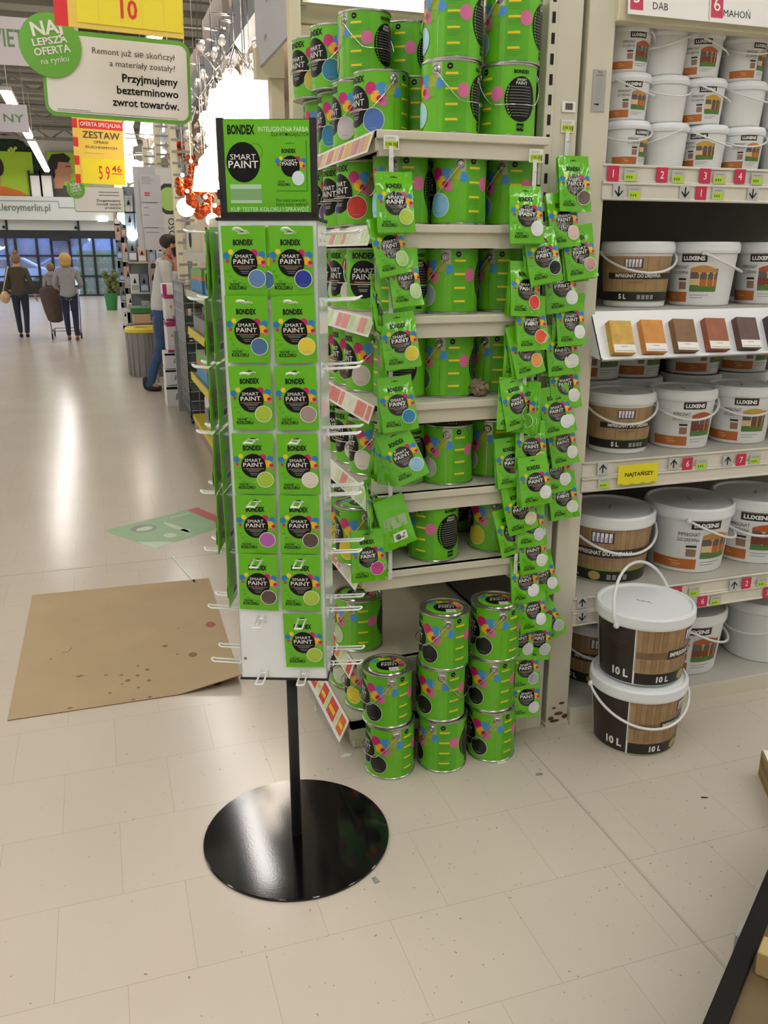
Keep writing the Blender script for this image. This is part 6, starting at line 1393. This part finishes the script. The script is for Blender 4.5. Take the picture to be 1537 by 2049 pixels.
# man with phone, facing +X
p = atZ(300, 783); mX, mY = p.x+.22, p.y+.1
m_, J = person((mX, mY, 0), -PI/2-.15, 1.86, dict(pel=(0, -.0, .93), wai=(0, .02, 1.07), che=(0, .06, 1.26), neb=(0, .10, 1.39), nec=(0, .13, 1.45), hlo=(0, .19, 1.50), hmi=(0, .175, 1.575), hto=(0, .15, 1.635), nose=(0, .285, 1.525),
    shoL=(-.165, .08, 1.36), shoR=(.165, .08, 1.355), elbR=(.22, .13, 1.10), wriR=(.135, .20, 1.33), hanR=(.11, .19, 1.42), palmR=(0, 1, .2), elbL=(-.22, .12, 1.1), wriL=(-.2, .28, .95), hanL=(-.19, .34, .92),
    hipL=(-.085, 0, .89), hipR=(.085, 0, .89), kneR=(.10, -.03, .49), ankR=(.10, -.20, .085), toeR=(.13, -.06, .03), kneL=(-.09, .14, .5), ankL=(-.09, .16, .085), toeL=(-.09, .3, .03)),
    dict(trousers=JEAN2, top=HOOD, hem=.83, flare=.03, shoe=SHOE, cuff=.06, shoer=.06, seat=.125, low=-.06, boot=.09, topname='hoodie'), 'person in pale grey hoodie and jeans talking on a phone by the shelves')
b = MB(); b.sphere((0, .125, 1.61), .089, HDK, 18, (.95, 1.12, .9)); b.build('hair', m_)
b = MB(); b.sphere((0, .035, 1.385), .11, HOOD, 16, (1.1, .62, .55)); b.build('hood', m_)
b = MB()
for s in (-1, 1): b.sphere((s*.085, .165, 1.555), .03, SKIN, 10, (.4, .8, 1.2))
b.build('ear', m_)
ph = m_.matrix_basis @ Vector((.108*1, .205, 1.50)); 
sc_m = 1.86/1.7
Mm = Matrix.Translation((mX, mY, 0)) @ Matrix.Rotation(-PI/2-.15, 4, 'Z') @ Matrix.Scale(sc_m, 4)
b = MB(); b.box((0, 0, 0), (.012, .065, .135), BLKM, bev=.004); o = b.build('phone', loc=Mm @ Vector((.105, .20, 1.49))); o.rotation_euler = (.25, 0, -PI/2-.15); tag(o, 'black phone held to the ear of the person in the pale hoodie', 'phone')
# ================================================================== FLOOR THINGS
KR = mat('kraft_board', '#b39d7a', .8, var=.07, vscale=3); KRE = mat('kraft_edge', '#8a6f4c', .9); STN = mat('oil_stain', '#7d6a49', .7); RSTN = mat('red_stain', '#a05c50', .7)
c0, c1, c2, c3 = atZ(65, 1192), atZ(418, 1158), atZ(485, 1372), atZ(15, 1443)
b = MB(); nx, ny = 24, 24; vs = []
def kpt(u, v):
    p = (c3*(1-u)+c2*u)*(1-v)+(c0*(1-u)+c1*u)*v; lift = .028*max(0, u-.72)/.28*max(0, .25-v)/.25; return Vector((p.x, p.y, .004+lift*1.6))
for off in (0, -.0035):
    vs += [kpt(i/nx, j/ny)+Vector((0, 0, off)) for j in range(ny+1) for i in range(nx+1)]
N1 = (nx+1)*(ny+1); fs = [(j*(nx+1)+i, j*(nx+1)+i+1, (j+1)*(nx+1)+i+1, (j+1)*(nx+1)+i) for j in range(ny) for i in range(nx)]
b.add(vs, fs+[tuple(N1+q for q in f_[::-1]) for f_ in fs], KR, True)
rim = [(i, 0) for i in range(nx+1)]+[(nx, j) for j in range(1, ny+1)]+[(i, ny) for i in range(nx-1, -1, -1)]+[(0, j) for j in range(ny-1, 0, -1)]
b.add([kpt(i/nx, j/ny) for i, j in rim]+[kpt(i/nx, j/ny)-Vector((0, 0, .0035)) for i, j in rim], [(k, (k+1) % len(rim), len(rim)+(k+1) % len(rim), len(rim)+k) for k in range(len(rim))], KRE)
def kmap(px, py):
    q = atZ(px, py, .004); return q
def stain(px, py, rx, ry, m):
    q = kmap(px, py); lift = .0006
    b.add([(q.x+rx*math.cos(2*PI*i/14)*(1+.2*math.sin(3*i)), q.y+ry*math.sin(2*PI*i/14), .0046) for i in range(14)], [tuple(range(14))], m)
for px, py, rx, ry in ((386, 1310, .018, .022), (330, 1293, .012, .012), (412, 1329, .006, .008), (295, 1340, .009, .01), (275, 1352, .008, .01), (256, 1362, .011, .011), (298, 1362, .009, .009), (243, 1351, .008, .008), (212, 1351, .008, .006), (160, 1353, .016, .008), (277, 1376, .006, .007), (276, 1333, .006, .006), (220, 1387, .006, .008), (355, 1309, .006, .006), (357, 1258, .004, .005), (140, 1417, .01, .008), (102, 1319, .005, .006), (300, 1395, .008, .008), (245, 1369, .006, .005), (267, 1400, .007, .007)): stain(px, py, rx, ry, STN)
stain(421, 1250, .022, .032, RSTN); stain(433, 1367, .018, .018, mat('dark_stain', '#5e4c32', .7))
card_o = b.build('cardboard_sheet'); tag(card_o, 'flat brown cardboard sheet with oil spots lying on the aisle floor', 'cardboard')
q = kmap(133, 1302); b = MB(); b.add([(q.x-.016, q.y-.015, .0066), (q.x+.008, q.y-.015, .0066), (q.x+.022, q.y+.025, .0066), (q.x+.006, q.y+.025, .0066)]+[(q.x-.016, q.y-.015, .005), (q.x+.008, q.y-.015, .005), (q.x+.022, q.y+.025, .005), (q.x+.006, q.y+.025, .005)], [(0, 1, 2, 3), (7, 6, 5, 4), (0, 4, 5, 1), (1, 5, 6, 2), (2, 6, 7, 3), (3, 7, 4, 0)], KR)
tag(b.build('cardboard_scrap'), 'small cardboard scrap lying on the brown cardboard sheet', 'scrap')
# floor sticker
s0, s1, s2, s3 = atZ(208, 1062), atZ(398, 1015), atZ(470, 1046), atZ(310, 1098)
STG = mat('sticker_green', '#8fb98a', .3, var=.08); STGY = mat('sticker_grey', '#8b8f8b', .4); STR_ = mat('sticker_red', '#b5555a', .35); STL = mat('sticker_mint', '#c2d6bc', .3)
b = MB(); f = lambda x, y, L: (s3*(1-x)+s2*x)*(1-y)+(s0*(1-x)+s1*x)*y + Vector((0, 0, .0006+.0003*L))
b.d_rect(f, 0, 0, 1, 1, STG, 0, 6, 6); b.d_rect(f, .86, 0, 1, 1, STR_, 1); b.d_disc(f, .27, .72, .12, .16, STGY, 1, 24, 1); b.d_disc(f, .27, .7, .08, .08, STL, 2, 16, 1); b.d_disc(f, .32, .25, .06, .09, STL, 1, 16, 1); b.d_disc(f, .5, .25, .05, .08, STL, 1, 16, 1); b.d_disc(f, .5, .45, .03, .3, STL, 1, 16, 1)
b.d_text(lambda x, y, L: f(1-(y)*.14/.1*.1-.0, x, L), 'NOWOŚĆ', .05, .03, .08, WHITE, 2, 'l', .03, fit=.9); b.d_text(f, 'FARBA', .62, .82, .07, STL, 2, 'l', .02, rot=-PI/2*.0, fit=.22)
b.d_poly(f, [(.0, .0), (.25, 0), (0, .35)], STL, 1)
tag(b.build('floor_sticker'), 'faded green and red advertising sticker on the aisle floor', 'sticker')
b = MB(); q0, q1 = atZ(345, 1114), atZ(390, 1166); d = (q1-q0).normalized(); nrm = Vector((-d.y, d.x, 0))*.005
b.add([q0-nrm+Vector((0, 0, .0005)), q0+nrm+Vector((0, 0, .0005)), q1+nrm+Vector((0, 0, .0005)), q1-nrm+Vector((0, 0, .0005)), q0-nrm+Vector((0, 0, .004)), q0+nrm+Vector((0, 0, .004)), q1+nrm+Vector((0, 0, .004)), q1-nrm+Vector((0, 0, .004))], [(4, 5, 6, 7), (0, 1, 5, 4), (1, 2, 6, 5), (2, 3, 7, 6), (3, 0, 4, 7)], PLAST); tag(b.build('joint_strip'), 'short pale strip on the floor behind the cardboard sheet', 'strip')
JNT = mat('floor_joint', '#8d8275', .7); b = MB(); f = lambda x, y, L: Vector((x, y, .0004)); b.d_rect(f, -6, 4.585, .75, 4.59, JNT); o = b.build('trim_10'); struct(o)
b = MB(); b.d_rect(f, 1.272, -2, 1.2745, 2.3, JNT); b.d_rect(f, 1.2785, -2, 1.2795, 2.1, JNT); o = b.build('trim_11'); struct(o)
PSC = mat('paper_scrap', '#dfdcd2', .7)
def scrap(px, py, pts, m, label, name='paper_scrap'):
    q = atZ(px, py); b = MB(); n = len(pts); b.add([(q.x+x, q.y+y, .001) for x, y in pts]+[(q.x+x, q.y+y, .0022+.002*(i % 2)) for i, (x, y) in enumerate(pts)], [tuple(range(n, 2*n)), tuple(range(n-1, -1, -1))]+[(i, (i+1) % n, n+(i+1) % n, n+i) for i in range(n)], m); tag(b.build(name), label, 'scrap', 'scraps on the floor')
scrap(694, 1513, [(-.022, -.006), (.012, -.008), (.024, .003), (.0, .012), (-.018, .006)], PSC, 'white paper scrap on the floor left of the stacked cans')
scrap(1003, 1527, [(-.018, -.006), (.02, -.004), (.014, .01), (-.01, .008)], PSC, 'white paper scrap on the floor in front of the right can stack')
scrap(630, 1415, [(-.008, -.035), (-.002, -.035), (.012, .04), (.008, .04)], PSC, 'thin white paper sliver on the floor behind the stand pole')
scrap(752, 1762, [(-.006, -.012), (.008, -.010), (.004, .014), (-.008, .01)], STGY, 'small dark chip on the floor beside the black disc')
scrap(1078, 1550, [(-.012, -.004), (.012, -.006), (.008, .007), (-.008, .005)], STGY, 'small dark chip on the floor between cans and buckets')
scrap(1410, 1597, [(-.010, .002), (.010, -.004), (.011, -.001), (-.009, .005)], SLOT, 'tiny black splinter on the floor by the right edge')
# ---- crate at the lower right
BRIM = mat('black_board', '#120f0e', .6, spec=.2, var=.1); PLY = mat('plywood_olive', '#6b5a3a', .6, var=.2, vscale=5); PINE = mat('pine_pale', '#b39a68', .55, var=.12, vscale=12)
zr = .30; A = atZ(1405, 2049, zr); B_ = atZ(1537, 1737, zr); dx = (B_-A); dx.z = 0; Lr = dx.length; dx.normalize(); nv = Vector((dx.y, -dx.x, 0))   # nv: into the crate
A0 = A-dx*.55; L2 = Lr+1.1
e = empty('crate', (A0.x, A0.y, 0), math.atan2(dx.y, dx.x)); tag(e, 'black rimmed wooden display crate at the lower right corner', 'crate')
b = MB(); b.b2((0, -.036, 0), (L2, 0, zr), BRIM, bev=.002); b.b2((0, -1.0, 0), (.03, -.036, zr), BRIM); b.b2((L2-.03, -1.0, 0), (L2, -.036, zr), BRIM); b.b2((0, -1.03, 0), (L2, -1.0, zr), BRIM); b.build('rim', e)
b = MB(); b.b2((.03, -1.0, .262), (L2-.03, -.036, .28), PLY); b.build('plywood_base', e)
b = MB(); t = .55+(atZ(1490, 1900, zr)-A).dot(dx); b.b2((t-.03, -.95, .28), (t+.02, -.045, .335), PINE, bev=.003); b.build('batten', e)
b = MB(); t2 = .55+(atZ(1476, 1870, zr)-A).dot(dx); b.b2((t2, 0, zr-.05), (t2+.04, .008, zr-.004), STGY); b.build('clip', e)
# timber end at the right edge
q = atZ(1525, 1560); e = MB(); 
for k in range(4): e.b2((0, -.3, .022*k), (.4, .0, .022*k+.0215), mat('timber_%d' % k, ('#8f7a52', '#a08a5e', '#877049', '#9a8459')[k], .7, var=.2, vscale=25), bev=.002)
o = e.build('timber_stack', loc=(q.x+.01, q.y+.03, 0), rotz=-.5); tag(o, 'stacked pale boards with white top poking in at the right edge', 'timber')
e = MB(); e.b2((.004, -.296, .0885), (.4, -.004, .092), WHITE); e.build('white_sheet', o)
